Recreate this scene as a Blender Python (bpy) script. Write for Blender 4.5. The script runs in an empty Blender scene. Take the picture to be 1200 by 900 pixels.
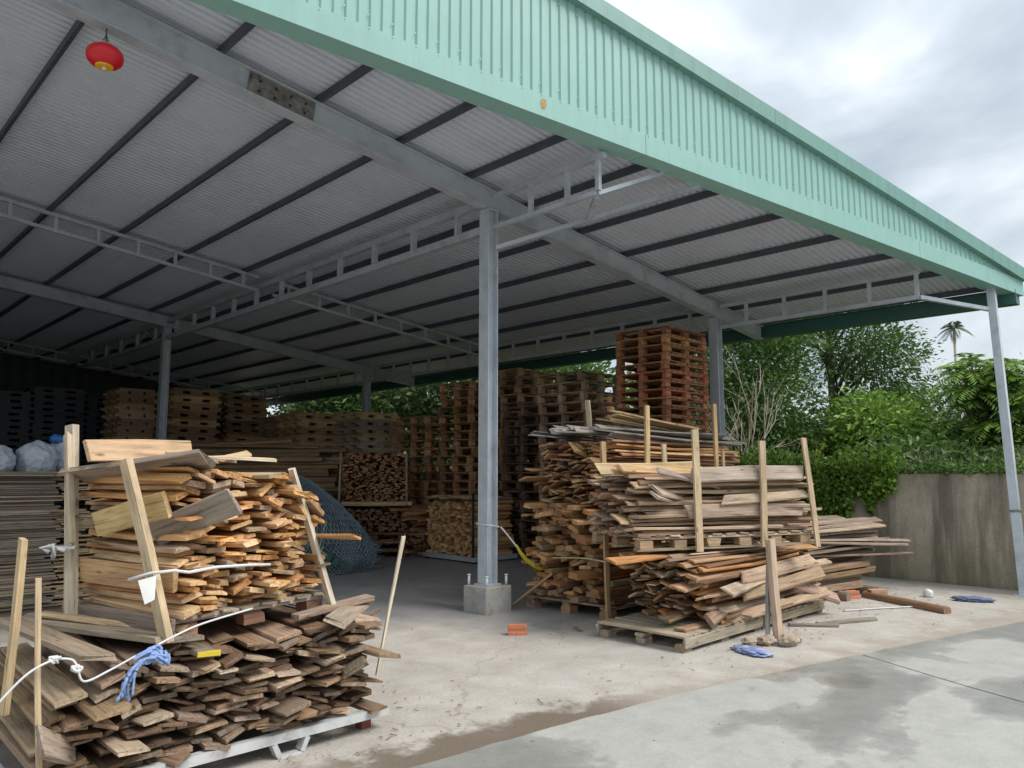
import bpy, bmesh, random
import numpy as np
from math import *
from mathutils import Matrix, Vector

S = bpy.context.scene
COL = S.collection
R = random.Random(7)
NR = np.random.default_rng(7)

# ------------------------------------------------------------------ camera
# World axes follow the shed: X runs down the roof slope, Y along the purlins.
PITCH = atan(105 / 885.0)
cam_d = bpy.data.cameras.new("camera")
cam = bpy.data.objects.new("camera", cam_d)
COL.objects.link(cam)
cam_d.sensor_width = 36.0
cam_d.lens = 885.0 / 1200.0 * 36.0
cam_d.clip_start = 0.05
cam_d.clip_end = 3000
cam.location = (0, 0, 1.6)
cam.rotation_euler = (pi / 2 + PITCH, 0, radians(45.5 - 90))
S.camera = cam

# ------------------------------------------------------------------ sky, sun, exposure
SUN_AZ, SUN_EL = radians(-62), radians(52)      # direction towards the sun (from +X, counter-clockwise)
S.view_settings.view_transform = 'Standard'
S.view_settings.look = 'None'
S.view_settings.gamma = 1.0
S.view_settings.exposure = 1.15
S.cycles.max_bounces = 10
S.cycles.diffuse_bounces = 7

def N(nt, typ, **kw):
    n = nt.nodes.new(typ)
    for k, v in kw.items():
        if k == 'inp':
            for a, b in v.items():
                n.inputs[a].default_value = b
        else:
            setattr(n, k, v)
    return n
def L(nt, a, b):
    nt.links.new(a, b)
def ramp(nt, fac, stops, interp='LINEAR'):
    r = nt.nodes.new('ShaderNodeValToRGB')
    r.color_ramp.interpolation = interp
    e = r.color_ramp.elements
    while len(e) < len(stops):
        e.new(0.5)
    for i, (p, c) in enumerate(stops):
        e[i].position = p
        e[i].color = (c[0], c[1], c[2], 1) if isinstance(c, (tuple, list)) else (c, c, c, 1)
    if fac is not None:
        L(nt, fac, r.inputs[0])
    return r
def mixc(nt, fac, a, b, mode='MIX'):
    m = nt.nodes.new('ShaderNodeMix')
    m.data_type = 'RGBA'
    m.blend_type = mode
    for sock, v in ((m.inputs[0], fac), (m.inputs[6], a), (m.inputs[7], b)):
        if isinstance(v, bpy.types.NodeSocket):
            L(nt, v, sock)
        elif isinstance(v, (int, float)):
            sock.default_value = v if sock == m.inputs[0] else (v, v, v, 1)
        else:
            sock.default_value = (v[0], v[1], v[2], 1)
    return m.outputs[2]
def mth(nt, op, a, b=0.0, c=None):
    m = nt.nodes.new('ShaderNodeMath')
    m.operation = op
    for i, v in enumerate((a, b, c)):
        if v is None:
            continue
        if isinstance(v, bpy.types.NodeSocket):
            L(nt, v, m.inputs[i])
        else:
            m.inputs[i].default_value = v
    return m.outputs[0]

W = bpy.data.worlds.new("World")
S.world = W
W.use_nodes = True
nt = W.node_tree
bg = nt.nodes['Background']
bg.inputs[1].default_value = 0.1
sky = N(nt, 'ShaderNodeTexSky', sky_type='NISHITA', sun_disc=False)
sky.sun_elevation = SUN_EL
sky.sun_rotation = pi / 2 - SUN_AZ
tc = N(nt, 'ShaderNodeTexCoord')
mp = N(nt, 'ShaderNodeMapping')
mp.inputs['Scale'].default_value = (1.0, 1.0, 2.4)
mp.inputs['Location'].default_value = (0.9, 5.5, 2.7)
L(nt, tc.outputs['Generated'], mp.inputs[0])
n1 = N(nt, 'ShaderNodeTexNoise', inp={'Scale': 2.1, 'Detail': 7.0, 'Roughness': 0.5, 'Distortion': 0.35})
L(nt, mp.outputs[0], n1.inputs[0])
cl = ramp(nt, n1.outputs['Fac'], [(0.38, (2.25, 2.62, 2.95)), (0.51, (3.25, 3.6, 3.9)), (0.61, (4.5, 4.8, 5.05)), (0.72, (6.3, 6.45, 6.6))])
sx = N(nt, 'ShaderNodeSeparateXYZ')
L(nt, tc.outputs['Generated'], sx.inputs[0])
# an overcast sky is brighter overhead than at the horizon
el = mth(nt, 'MAXIMUM', sx.outputs[2], 0.0)
cie = mth(nt, 'MULTIPLY_ADD', el, 0.70, 0.78)
clb = N(nt, 'ShaderNodeVectorMath', operation='SCALE')
L(nt, cl.outputs[0], clb.inputs[0])
L(nt, cie, clb.inputs['Scale'])
L(nt, mixc(nt, 0.93, sky.outputs[0], clb.outputs[0]), bg.inputs[0])

sun_d = bpy.data.lights.new("sun", 'SUN')
sun_d.energy = 1.5
sun_d.angle = radians(30)
sun_d.color = (1.0, 0.95, 0.88)
sun = bpy.data.objects.new("sun", sun_d)
COL.objects.link(sun)
sd = Vector((cos(SUN_EL) * cos(SUN_AZ), cos(SUN_EL) * sin(SUN_AZ), sin(SUN_EL)))
sun.rotation_euler = sd.to_track_quat('Z', 'Y').to_euler()
sun.location = (5, -10, 20)

# ------------------------------------------------------------------ materials
def mat(name):
    m = bpy.data.materials.new(name)
    m.use_nodes = True
    return m, m.node_tree, m.node_tree.nodes['Principled BSDF']

def plain(name, col, rough=0.6, metal=0.0, var=0.12, scale=6.0, bump=0.0, dirt=None, dirt_amt=0.35, dirt_scale=2.0, spec=None):
    m, nt, b = mat(name)
    tc = N(nt, 'ShaderNodeTexCoord')
    no = N(nt, 'ShaderNodeTexNoise', inp={'Scale': scale, 'Detail': 5.0, 'Roughness': 0.6})
    L(nt, tc.outputs['Object'], no.inputs[0])
    lo = [c * (1 - var) for c in col]; hi = [min(1, c * (1 + var)) for c in col]
    c = ramp(nt, no.outputs['Fac'], [(0.3, lo), (0.7, hi)]).outputs[0]
    if dirt:
        n2 = N(nt, 'ShaderNodeTexNoise', inp={'Scale': dirt_scale, 'Detail': 8.0, 'Roughness': 0.7})
        L(nt, tc.outputs['Object'], n2.inputs[0])
        f = ramp(nt, n2.outputs['Fac'], [(0.5, 0), (0.68, dirt_amt)]).outputs[0]
        c = mixc(nt, f, c, dirt)
    L(nt, c, b.inputs['Base Color'])
    b.inputs['Roughness'].default_value = rough
    b.inputs['Metallic'].default_value = metal
    if spec is not None:
        b.inputs['Specular IOR Level'].default_value = spec
    if bump:
        bp = N(nt, 'ShaderNodeBump', inp={'Strength': bump, 'Distance': 0.01})
        n3 = N(nt, 'ShaderNodeTexNoise', inp={'Scale': scale * 6, 'Detail': 6.0})
        L(nt, tc.outputs['Object'], n3.inputs[0])
        L(nt, n3.outputs['Fac'], bp.inputs['Height'])
        L(nt, bp.outputs[0], b.inputs['Normal'])
    return m

def streaks(m, dark, amt):
    """rain-washed dirt streaks down painted sheet"""
    nt = m.node_tree; b = nt.nodes['Principled BSDF']
    old = b.inputs['Base Color'].links[0].from_socket
    tc = N(nt, 'ShaderNodeTexCoord'); mp = N(nt, 'ShaderNodeMapping')
    mp.inputs['Scale'].default_value = (7.0, 7.0, 0.7)
    L(nt, tc.outputs['Object'], mp.inputs[0])
    n = N(nt, 'ShaderNodeTexNoise', inp={'Scale': 1.3, 'Detail': 7.0, 'Roughness': 0.65})
    L(nt, mp.outputs[0], n.inputs[0])
    f = ramp(nt, n.outputs['Fac'], [(0.48, 0), (0.72, amt)]).outputs[0]
    L(nt, mixc(nt, f, old, dark), b.inputs['Base Color'])
    b2 = N(nt, 'ShaderNodeBump', inp={'Strength': 0.12, 'Distance': 0.03})
    n2 = N(nt, 'ShaderNodeTexNoise', inp={'Scale': 2.2, 'Detail': 3.0})
    L(nt, tc.outputs['Object'], n2.inputs[0]); L(nt, n2.outputs['Fac'], b2.inputs['Height'])
    L(nt, b2.outputs[0], b.inputs['Normal'])

def wood(name, end=False):
    m, nt, b = mat(name)
    oi = N(nt, 'ShaderNodeObjectInfo')
    tc = N(nt, 'ShaderNodeTexCoord')
    off = N(nt, 'ShaderNodeVectorMath', operation='SCALE')
    off.inputs[0].default_value = (37.0, 91.0, 53.0)
    L(nt, oi.outputs['Random'], off.inputs['Scale'])
    ad = N(nt, 'ShaderNodeVectorMath', operation='ADD')
    L(nt, tc.outputs['Object'], ad.inputs[0]); L(nt, off.outputs[0], ad.inputs[1])
    mp = N(nt, 'ShaderNodeMapping')
    mp.inputs['Scale'].default_value = (25, 40, 40) if end else (2.2, 34, 34)
    L(nt, ad.outputs[0], mp.inputs[0])
    g = N(nt, 'ShaderNodeTexNoise', inp={'Scale': 1.0, 'Detail': 6.0, 'Roughness': 0.65, 'Distortion': 0.6})
    L(nt, mp.outputs[0], g.inputs[0])
    gr = ramp(nt, g.outputs['Fac'], [(0.28, 0.42), (0.46, 0.9), (0.58, 1.05), (0.78, 1.38)]).outputs[0]
    mp3 = N(nt, 'ShaderNodeMapping')
    mp3.inputs['Scale'].default_value = (40, 60, 60) if end else (3.0, 85, 85)
    L(nt, ad.outputs[0], mp3.inputs[0])
    g2 = N(nt, 'ShaderNodeTexNoise', inp={'Scale': 1.0, 'Detail': 3.0, 'Roughness': 0.6})
    L(nt, mp3.outputs[0], g2.inputs[0])
    gr = mixc(nt, 1.0, gr, ramp(nt, g2.outputs['Fac'], [(0.30, 0.35), (0.40, 1.0), (0.7, 1.08)]).outputs[0], 'MULTIPLY')
    base = mixc(nt, 1.0, oi.outputs['Color'], gr, 'MULTIPLY')
    # weather: broad grey and brown blotches
    n2 = N(nt, 'ShaderNodeTexNoise', inp={'Scale': 3.2, 'Detail': 5.0, 'Roughness': 0.6})
    L(nt, ad.outputs[0], n2.inputs[0])
    f = ramp(nt, n2.outputs['Fac'], [(0.48, 0), (0.68, 0.55 if not end else 0.2)]).outputs[0]
    base = mixc(nt, f, base, mixc(nt, 0.5, oi.outputs['Color'], (0.12, 0.085, 0.058)))
    # knots
    mp2 = N(nt, 'ShaderNodeMapping')
    mp2.inputs['Scale'].default_value = (3.0, 9.0, 9.0)
    L(nt, ad.outputs[0], mp2.inputs[0])
    vo = N(nt, 'ShaderNodeTexVoronoi', inp={'Scale': 1.0, 'Randomness': 1.0})
    L(nt, mp2.outputs[0], vo.inputs[0])
    kf = ramp(nt, vo.outputs['Distance'], [(0.05, 0.65), (0.12, 0.0)]).outputs[0]
    base = mixc(nt, kf, base, (0.075, 0.038, 0.018))
    L(nt, base, b.inputs['Base Color'])
    b.inputs['Roughness'].default_value = 0.82
    b.inputs['Specular IOR Level'].default_value = 0.25
    bp = N(nt, 'ShaderNodeBump', inp={'Strength': 0.7, 'Distance': 0.006})
    L(nt, g.outputs['Fac'], bp.inputs['Height'])
    L(nt, bp.outputs[0], b.inputs['Normal'])
    return m

def leafmat(name, c0, c1, trans=0.25):
    m, nt, b = mat(name)
    at = N(nt, 'ShaderNodeAttribute', attribute_name='tint')
    c = ramp(nt, at.outputs['Fac'], [(0.0, c0), (1.0, c1)]).outputs[0]
    L(nt, c, b.inputs['Base Color'])
    b.inputs['Roughness'].default_value = 0.5
    b.inputs['Specular IOR Level'].default_value = 0.3
    tr = N(nt, 'ShaderNodeBsdfTranslucent')
    L(nt, c, tr.inputs[0])
    mx = N(nt, 'ShaderNodeMixShader')
    mx.inputs[0].default_value = trans
    L(nt, b.outputs[0], mx.inputs[1]); L(nt, tr.outputs[0], mx.inputs[2])
    L(nt, mx.outputs[0], nt.nodes['Material Output'].inputs[0])
    return m

M = {}
M['wood'] = wood('wood'); M['wood_end'] = wood('wood_end', True)
M['steel'] = plain('grey_painted_steel', (0.46, 0.505, 0.555), 0.42, 0.05, 0.10, 3.0, 0.05, (0.17, 0.165, 0.16), 0.4, 3.5)
M['column'] = plain('galvanised_column', (0.52, 0.575, 0.62), 0.4, 0.1, 0.10, 5.0, 0.05, (0.22, 0.22, 0.22), 0.35, 4.0)
M['purlin'] = plain('dark_purlin_paint', (0.075, 0.085, 0.108), 0.5, 0.2, 0.2, 4.0)
M['roof'] = plain('roof_underside', (0.64, 0.69, 0.77), 0.4, 0.0, 0.05, 0.7, 0.0, (0.54, 0.58, 0.65), 0.5, 1.2)
M['patch'] = plain('rusty_primer', (0.20, 0.195, 0.185), 0.75, 0.1, 0.4, 9.0, 0.1, (0.05, 0.035, 0.03), 0.9, 7.0)
M['mint'] = plain('mint_paint', (0.285, 0.505, 0.46), 0.42, 0.0, 0.04, 1.5, 0.0, (0.25, 0.48, 0.43), 0.4, 1.6)
M['mint_dark'] = plain('mint_trim', (0.17, 0.345, 0.305), 0.45, 0.0, 0.05, 2.0, 0.0, (0.17, 0.34, 0.28), 0.35, 2.2)
streaks(M['mint'], (0.24, 0.40, 0.36), 0.45); streaks(M['mint_dark'], (0.12, 0.22, 0.19), 0.6)
M['teal'] = plain('teal_eave', (0.035, 0.115, 0.10), 0.45, 0.0, 0.08, 2.0)
M['white_metal'] = plain('white_painted_metal', (0.55, 0.57, 0.57), 0.5, 0.1, 0.08, 8.0, 0.05, (0.25, 0.22, 0.2), 0.6, 9.0)
M['dark_metal'] = plain('dark_metal', (0.06, 0.07, 0.08), 0.5, 0.5, 0.15, 8.0)
M['white_plastic'] = plain('white_plastic', (0.72, 0.72, 0.70), 0.4, 0, 0.03)
M['sack'] = plain('woven_sack', (0.42, 0.46, 0.52), 0.65, 0, 0.12, 9.0, 0.3, (0.22, 0.36, 0.58), 0.55, 4.0)
M['blue'] = plain('blue_plastic', (0.03, 0.13, 0.42), 0.45, 0, 0.2, 8.0)
M['blue_cloth'] = plain('blue_cloth', (0.24, 0.35, 0.60), 0.85, 0, 0.15, 25.0, 0.4)
M['net'] = plain('slate_netting', (0.20, 0.265, 0.305), 0.6, 0, 0.2, 8.0)
M['net_core'] = plain('net_heap_inside', (0.08, 0.105, 0.12), 0.9, 0, 0.3, 12.0)
M['green_plastic'] = plain('green_plastic', (0.01, 0.10, 0.08), 0.4, 0, 0.1)
M['twine'] = plain('yellow_twine', (0.50, 0.46, 0.25), 0.8, 0, 0.1)
M['rope'] = plain('white_rope', (0.66, 0.66, 0.66), 0.75, 0, 0.08, 30.0, 0.3)
M['yellow'] = plain('yellow_cloth', (0.48, 0.37, 0.02), 0.7, 0, 0.1, 12.0, 0.2)
M['yellow_paint'] = plain('yellow_paint', (0.60, 0.46, 0.03), 0.6, 0, 0.1)
M['lantern'] = plain('red_lantern', (0.62, 0.010, 0.022), 0.4, 0, 0.06)
M['lantern_yellow'] = plain('yellow_lantern_base', (0.75, 0.40, 0.02), 0.45, 0, 0.06)
M['brick'] = plain('red_clay_brick', (0.58, 0.20, 0.10), 0.85, 0, 0.12, 20.0, 0.3, (0.45, 0.26, 0.18), 0.4, 9.0)
M['brick_pale'] = plain('dusty_clay_brick', (0.50, 0.31, 0.22), 0.9, 0, 0.15, 20.0, 0.3)
M['plinth'] = plain('plinth_concrete', (0.40, 0.39, 0.36), 0.9, 0, 0.16, 7.0, 0.5, (0.30, 0.23, 0.16), 0.8, 5.0)
M['black_pallet'] = plain('black_plastic', (0.040, 0.045, 0.056), 0.55, 0, 0.2)
M['cladding'] = plain('dark_cladding', (0.07, 0.08, 0.095), 0.6, 0.2, 0.2, 2.0)
M['bark'] = plain('bark', (0.10, 0.085, 0.065), 0.9, 0, 0.3, 12.0, 0.6)
M['pale_bark'] = plain('pale_bark', (0.42, 0.37, 0.29), 0.9, 0, 0.2, 12.0, 0.3)
M['leaf_dark'] = leafmat('dark_leaf', (0.026, 0.050, 0.019), (0.126, 0.186, 0.060))
M['leaf_mid'] = leafmat('mid_leaf', (0.036, 0.084, 0.022), (0.180, 0.306, 0.072))
M['leaf_bright'] = leafmat('bright_leaf', (0.057, 0.138, 0.021), (0.310, 0.483, 0.081))
M['leaf_grey'] = leafmat('grey_leaf', (0.077, 0.099, 0.055), (0.220, 0.264, 0.143))
M['leaf_yellow'] = leafmat('yellow_leaf', (0.099, 0.143, 0.022), (0.374, 0.396, 0.077))
M['leaf_brown'] = leafmat('dry_leaf', (0.12, 0.08, 0.03), (0.30, 0.20, 0.08))

def pos_nodes(nt):
    g = N(nt, 'ShaderNodeNewGeometry')
    s = N(nt, 'ShaderNodeSeparateXYZ')
    L(nt, g.outputs['Position'], s.inputs[0])
    return g.outputs['Position'], s.outputs[0], s.outputs[1]

def noise(nt, vec, scale, detail=6.0, rough=0.6, dist=0.0):
    n = N(nt, 'ShaderNodeTexNoise', inp={'Scale': scale, 'Detail': detail, 'Roughness': rough, 'Distortion': dist})
    L(nt, vec, n.inputs[0])
    return n.outputs['Fac']

def yard_material():
    m, nt, b = mat('dusty_concrete')
    p, x, y = pos_nodes(nt)
    big = noise(nt, p, 0.55, 7, 0.6, 0.4)
    mid = noise(nt, p, 2.6, 8, 0.65, 0.3)
    fine = noise(nt, p, 45, 4, 0.7)
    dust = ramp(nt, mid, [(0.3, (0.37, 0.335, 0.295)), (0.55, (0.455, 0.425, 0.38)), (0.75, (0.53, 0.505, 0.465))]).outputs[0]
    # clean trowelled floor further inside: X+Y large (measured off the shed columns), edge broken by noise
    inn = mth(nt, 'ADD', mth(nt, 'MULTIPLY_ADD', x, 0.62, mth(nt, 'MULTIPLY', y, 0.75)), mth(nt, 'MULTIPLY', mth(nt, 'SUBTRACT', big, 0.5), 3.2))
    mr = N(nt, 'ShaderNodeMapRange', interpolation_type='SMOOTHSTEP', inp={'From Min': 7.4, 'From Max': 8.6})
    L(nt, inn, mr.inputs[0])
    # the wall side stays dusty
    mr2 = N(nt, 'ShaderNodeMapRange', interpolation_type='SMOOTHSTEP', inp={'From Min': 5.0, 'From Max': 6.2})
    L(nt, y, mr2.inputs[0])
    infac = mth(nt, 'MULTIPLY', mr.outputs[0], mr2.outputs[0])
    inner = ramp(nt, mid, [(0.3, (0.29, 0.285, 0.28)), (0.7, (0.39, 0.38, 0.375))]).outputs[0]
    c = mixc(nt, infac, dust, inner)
    # grey scuffs
    sc = ramp(nt, big, [(0.52, 0), (0.66, 0.45)]).outputs[0]
    c = mixc(nt, sc, c, (0.33, 0.315, 0.30))
    # damp silt washed along the driveway edge
    line = mth(nt, 'MULTIPLY_ADD', x, 0.175, y)              # y + .175 x is about 4 on the edge
    dd = mth(nt, 'ADD', line, mth(nt, 'MULTIPLY', mth(nt, 'SUBTRACT', mid, 0.5), 0.9))
    s1 = N(nt, 'ShaderNodeMapRange', interpolation_type='SMOOTHSTEP', inp={'From Min': 4.42, 'From Max': 4.22})
    L(nt, dd, s1.inputs[0])
    ax = mth(nt, 'ABSOLUTE', mth(nt, 'SUBTRACT', x, 3.35))
    s2 = N(nt, 'ShaderNodeMapRange', interpolation_type='SMOOTHSTEP', inp={'From Min': 1.6, 'From Max': 0.7})
    L(nt, ax, s2.inputs[0])
    damp = mth(nt, 'MULTIPLY', s1.outputs[0], s2.outputs[0])
    s3 = N(nt, 'ShaderNodeMapRange', interpolation_type='SMOOTHSTEP', inp={'From Min': 4.45, 'From Max': 4.0})
    L(nt, dd, s3.inputs[0])
    c = mixc(nt, mth(nt, 'MULTIPLY', s3.outputs[0], 0.5), c, (0.30, 0.245, 0.19))
    c = mixc(nt, mth(nt, 'MULTIPLY', damp, 0.9), c, (0.15, 0.115, 0.085))
    gr = ramp(nt, fine, [(0.3, 0.82), (0.7, 1.12)]).outputs[0]
    c = mixc(nt, 1.0, c, gr, 'MULTIPLY')
    wn = N(nt, 'ShaderNodeTexNoise', inp={'Scale': 1.2, 'Detail': 4.0}); L(nt, p, wn.inputs[0])
    wv = N(nt, 'ShaderNodeVectorMath', operation='ADD'); L(nt, p, wv.inputs[0]); L(nt, wn.outputs['Color'], wv.inputs[1])
    ck = N(nt, 'ShaderNodeTexVoronoi', inp={'Scale': 0.30}); ck.feature = 'DISTANCE_TO_EDGE'; L(nt, wv.outputs[0], ck.inputs[0])
    c = mixc(nt, ramp(nt, ck.outputs['Distance'], [(0.001, 0.35), (0.003, 0.0)]).outputs[0], c, (0.14, 0.12, 0.10))
    vo = N(nt, 'ShaderNodeTexVoronoi', inp={'Scale': 26.0})
    L(nt, p, vo.inputs[0])
    pf = ramp(nt, vo.outputs['Distance'], [(0.06, 0.6), (0.13, 0.0)]).outputs[0]
    c = mixc(nt, mth(nt, 'MULTIPLY', pf, mid), c, (0.16, 0.13, 0.10))
    L(nt, c, b.inputs['Base Color'])
    rr = N(nt, 'ShaderNodeMapRange', inp={'From Min': 0, 'From Max': 1, 'To Min': 0.9, 'To Max': 0.5})
    L(nt, mth(nt, 'MAXIMUM', infac, mth(nt, 'MULTIPLY', damp, 0.6)), rr.inputs[0])
    L(nt, rr.outputs[0], b.inputs['Roughness'])
    b.inputs['Specular IOR Level'].default_value = 0.35
    bp = N(nt, 'ShaderNodeBump', inp={'Strength': 0.35, 'Distance': 0.008})
    L(nt, mth(nt, 'ADD', fine, mid), bp.inputs['Height'])
    L(nt, bp.outputs[0], b.inputs['Normal'])
    return m

def drive_material():
    m, nt, b = mat('wet_concrete')
    p, x, y = pos_nodes(nt)
    mp = N(nt, 'ShaderNodeMapping')
    mp.inputs['Rotation'].default_value = (0, 0, radians(12))
    mp.inputs['Scale'].default_value = (0.55, 1.0, 1.0)
    L(nt, p, mp.inputs[0])
    big = noise(nt, mp.outputs[0], 0.85, 6, 0.5, 0.25)
    mid = noise(nt, p, 4.0, 8, 0.65, 0.2)
    fine = noise(nt, p, 60, 3, 0.6)
    f = mth(nt, 'ADD', big, mth(nt, 'MULTIPLY', mth(nt, 'SUBTRACT', mid, 0.5), 0.10))
    wet = ramp(nt, f, [(0.445, 1.0), (0.485, 0.7), (0.513, 0.5), (0.528, 0.0)]).outputs[0]
    dry = ramp(nt, mid, [(0.3, (0.33, 0.327, 0.305)), (0.7, (0.42, 0.415, 0.385))]).outputs[0]
    wc = ramp(nt, mid, [(0.3, (0.215, 0.213, 0.197)), (0.7, (0.285, 0.28, 0.26))]).outputs[0]
    c = mixc(nt, wet, dry, wc)
    pud = ramp(nt, noise(nt, mp.outputs[0], 1.3, 2, 0.4, 0.4), [(0.60, 0.0), (0.66, 1.0)]).outputs[0]
    pud = mth(nt, 'MULTIPLY', pud, wet)
    gr = ramp(nt, fine, [(0.3, 0.9), (0.7, 1.06)]).outputs[0]
    c = mixc(nt, 1.0, c, gr, 'MULTIPLY')
    L(nt, c, b.inputs['Base Color'])
    ro = mth(nt, 'SUBTRACT', 0.75, mth(nt, 'MULTIPLY', wet, 0.30))
    ro = mth(nt, 'SUBTRACT', ro, mth(nt, 'MULTIPLY', pud, 0.38))
    L(nt, ro, b.inputs['Roughness'])
    bp = N(nt, 'ShaderNodeBump', inp={'Strength': 0.12, 'Distance': 0.005})
    L(nt, mth(nt, 'MULTIPLY', fine, mth(nt, 'SUBTRACT', 1.0, pud)), bp.inputs['Height'])
    L(nt, bp.outputs[0], b.inputs['Normal'])
    return m

def wall_material():
    m, nt, b = mat('stained_wall')
    p, x, y = pos_nodes(nt)
    mp = N(nt, 'ShaderNodeMapping')
    mp.inputs['Scale'].default_value = (1, 3.4, 0.45)
    L(nt, p, mp.inputs[0])
    st = noise(nt, mp.outputs[0], 0.9, 7, 0.6, 0.3)
    mid = noise(nt, p, 2.2, 8, 0.65)
    fine = noise(nt, p, 30, 5, 0.6)
    c = ramp(nt, mid, [(0.3, (0.35, 0.305, 0.23)), (0.7, (0.52, 0.465, 0.375))]).outputs[0]
    c = mixc(nt, ramp(nt, st, [(0.45, 0), (0.62, 0.8)]).outputs[0], c, (0.13, 0.112, 0.09))
    s = N(nt, 'ShaderNodeSeparateXYZ'); L(nt, p, s.inputs[0])
    mo = N(nt, 'ShaderNodeMapRange', inp={'From Min': 0.7, 'From Max': 0.0, 'To Min': 0, 'To Max': 0.7})
    L(nt, s.outputs[2], mo.inputs[0])
    c = mixc(nt, mth(nt, 'MULTIPLY', mo.outputs[0], mid), c, (0.19, 0.19, 0.08))
    gr = ramp(nt, fine, [(0.3, 0.85), (0.7, 1.12)]).outputs[0]
    c = mixc(nt, 1.0, c, gr, 'MULTIPLY')
    L(nt, c, b.inputs['Base Color'])
    b.inputs['Roughness'].default_value = 0.9
    bp = N(nt, 'ShaderNodeBump', inp={'Strength': 0.4, 'Distance': 0.01})
    L(nt, mth(nt, 'ADD', fine, mid), bp.inputs['Height'])
    L(nt, bp.outputs[0], b.inputs['Normal'])
    return m

M['yard'] = yard_material(); M['drive'] = drive_material(); M['wall'] = wall_material()
M['earth'] = plain('earth', (0.10, 0.10, 0.05), 0.95, 0, 0.4, 0.8, 0.3)

# ------------------------------------------------------------------ helpers
def mesh(name, verts, faces, mats=None, midx=None, smooth=False):
    me = bpy.data.meshes.new(name)
    me.from_pydata([tuple(v) for v in verts], [], faces)
    for m in (mats or []):
        me.materials.append(M[m] if isinstance(m, str) else m)
    if midx is not None:
        me.polygons.foreach_set('material_index', midx)
    if smooth:
        me.polygons.foreach_set('use_smooth', [True] * len(me.polygons))
    me.update()
    return me
def link(name, data, parent=None, mx=None, color=None):
    o = bpy.data.objects.new(name, data)
    COL.objects.link(o)
    if parent is not None:
        o.parent = parent
    if mx is not None:
        o.matrix_basis = mx
    if color is not None:
        o.color = (*color, 1)
    return o
def tag(o, label, cat, group=None):
    o['label'] = label; o['category'] = cat
    if group: o['group'] = group
    return o
def thing(name, label, cat, loc=(0, 0, 0), rz=0.0, group=None):
    o = link(name, None)
    o.location = loc; o.rotation_euler = (0, 0, rz)
    o.empty_display_size = 0.1
    return tag(o, label, cat, group)

class MB:
    """collects boxes and tubes into one mesh"""
    def __init__(s): s.v = []; s.f = []
    def box(s, x0, x1, y0, y1, z0, z1):
        n = len(s.v)
        s.v += [(x0, y0, z0), (x1, y0, z0), (x1, y1, z0), (x0, y1, z0), (x0, y0, z1), (x1, y0, z1), (x1, y1, z1), (x0, y1, z1)]
        s.f += [(n + a, n + b, n + c, n + d) for a, b, c, d in ((0, 3, 2, 1), (4, 5, 6, 7), (0, 1, 5, 4), (1, 2, 6, 5), (2, 3, 7, 6), (3, 0, 4, 7))]
        return s
    def bar(s, a, b, w, h, up=(0, 0, 1), up2=None):
        """rectangular bar from a to b (centre line), w across, h along up"""
        a = Vector(a); b = Vector(b); d = (b - a).normalized(); u = Vector(up)
        if abs(d.dot(u)) > 0.98: u = Vector((1, 0, 0))
        sd = d.cross(u).normalized(); u = sd.cross(d).normalized()
        n = len(s.v)
        for p in (a, b):
            for i, j in ((-1, -1), (1, -1), (1, 1), (-1, 1)):
                s.v.append(tuple(p + sd * (i * w / 2) + u * (j * h / 2)))
        s.f += [(n + 3, n + 2, n + 1, n), (n + 4, n + 5, n + 6, n + 7)] + [(n + i, n + (i + 1) % 4, n + 4 + (i + 1) % 4, n + 4 + i) for i in range(4)]
        return s
    def tube(s, pts, rad, k=6, cap=True):
        pts = [Vector(p) for p in pts]
        n0 = len(s.v)
        for i, p in enumerate(pts):
            d = (pts[min(i + 1, len(pts) - 1)] - pts[max(i - 1, 0)])
            d = d.normalized() if d.length > 1e-9 else Vector((0, 0, 1))
            u = Vector((0, 0, 1)) if abs(d.z) < 0.9 else Vector((1, 0, 0))
            a = d.cross(u).normalized(); b = a.cross(d)
            r = rad[i] if isinstance(rad, (list, tuple)) else rad
            for j in range(k):
                t = 2 * pi * j / k
                s.v.append(tuple(p + a * (r * cos(t)) + b * (r * sin(t))))
        for i in range(len(pts) - 1):
            for j in range(k):
                s.f.append((n0 + i * k + j, n0 + i * k + (j + 1) % k, n0 + (i + 1) * k + (j + 1) % k, n0 + (i + 1) * k + j))
        if cap:
            s.f.append(tuple(n0 + j for j in reversed(range(k))))
            s.f.append(tuple(n0 + (len(pts) - 1) * k + j for j in range(k)))
        return s
    def obj(s, name, m, parent=None, smooth=False, color=None, mx=None):
        me = mesh(name, s.v, s.f, [m], smooth=smooth)
        return link(name, me, parent, mx, color)

def bevelled(x0, x1, y0, y1, z0, z1, bev, name, m, jit=0.0, seg=2):
    bm = bmesh.new()
    bmesh.ops.create_cube(bm, size=1)
    for v in bm.verts:
        v.co = Vector(((x0 + x1) / 2 + v.co.x * (x1 - x0), (y0 + y1) / 2 + v.co.y * (y1 - y0), (z0 + z1) / 2 + v.co.z * (z1 - z0)))
    bmesh.ops.bevel(bm, geom=bm.edges[:], offset=bev, segments=seg, affect='EDGES', profile=0.6)
    if jit:
        for v in bm.verts:
            v.co += Vector([R.uniform(-jit, jit) for _ in range(3)])
    me = bpy.data.meshes.new(name); bm.to_mesh(me); bm.free()
    me.materials.append(M[m])
    return me

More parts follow.
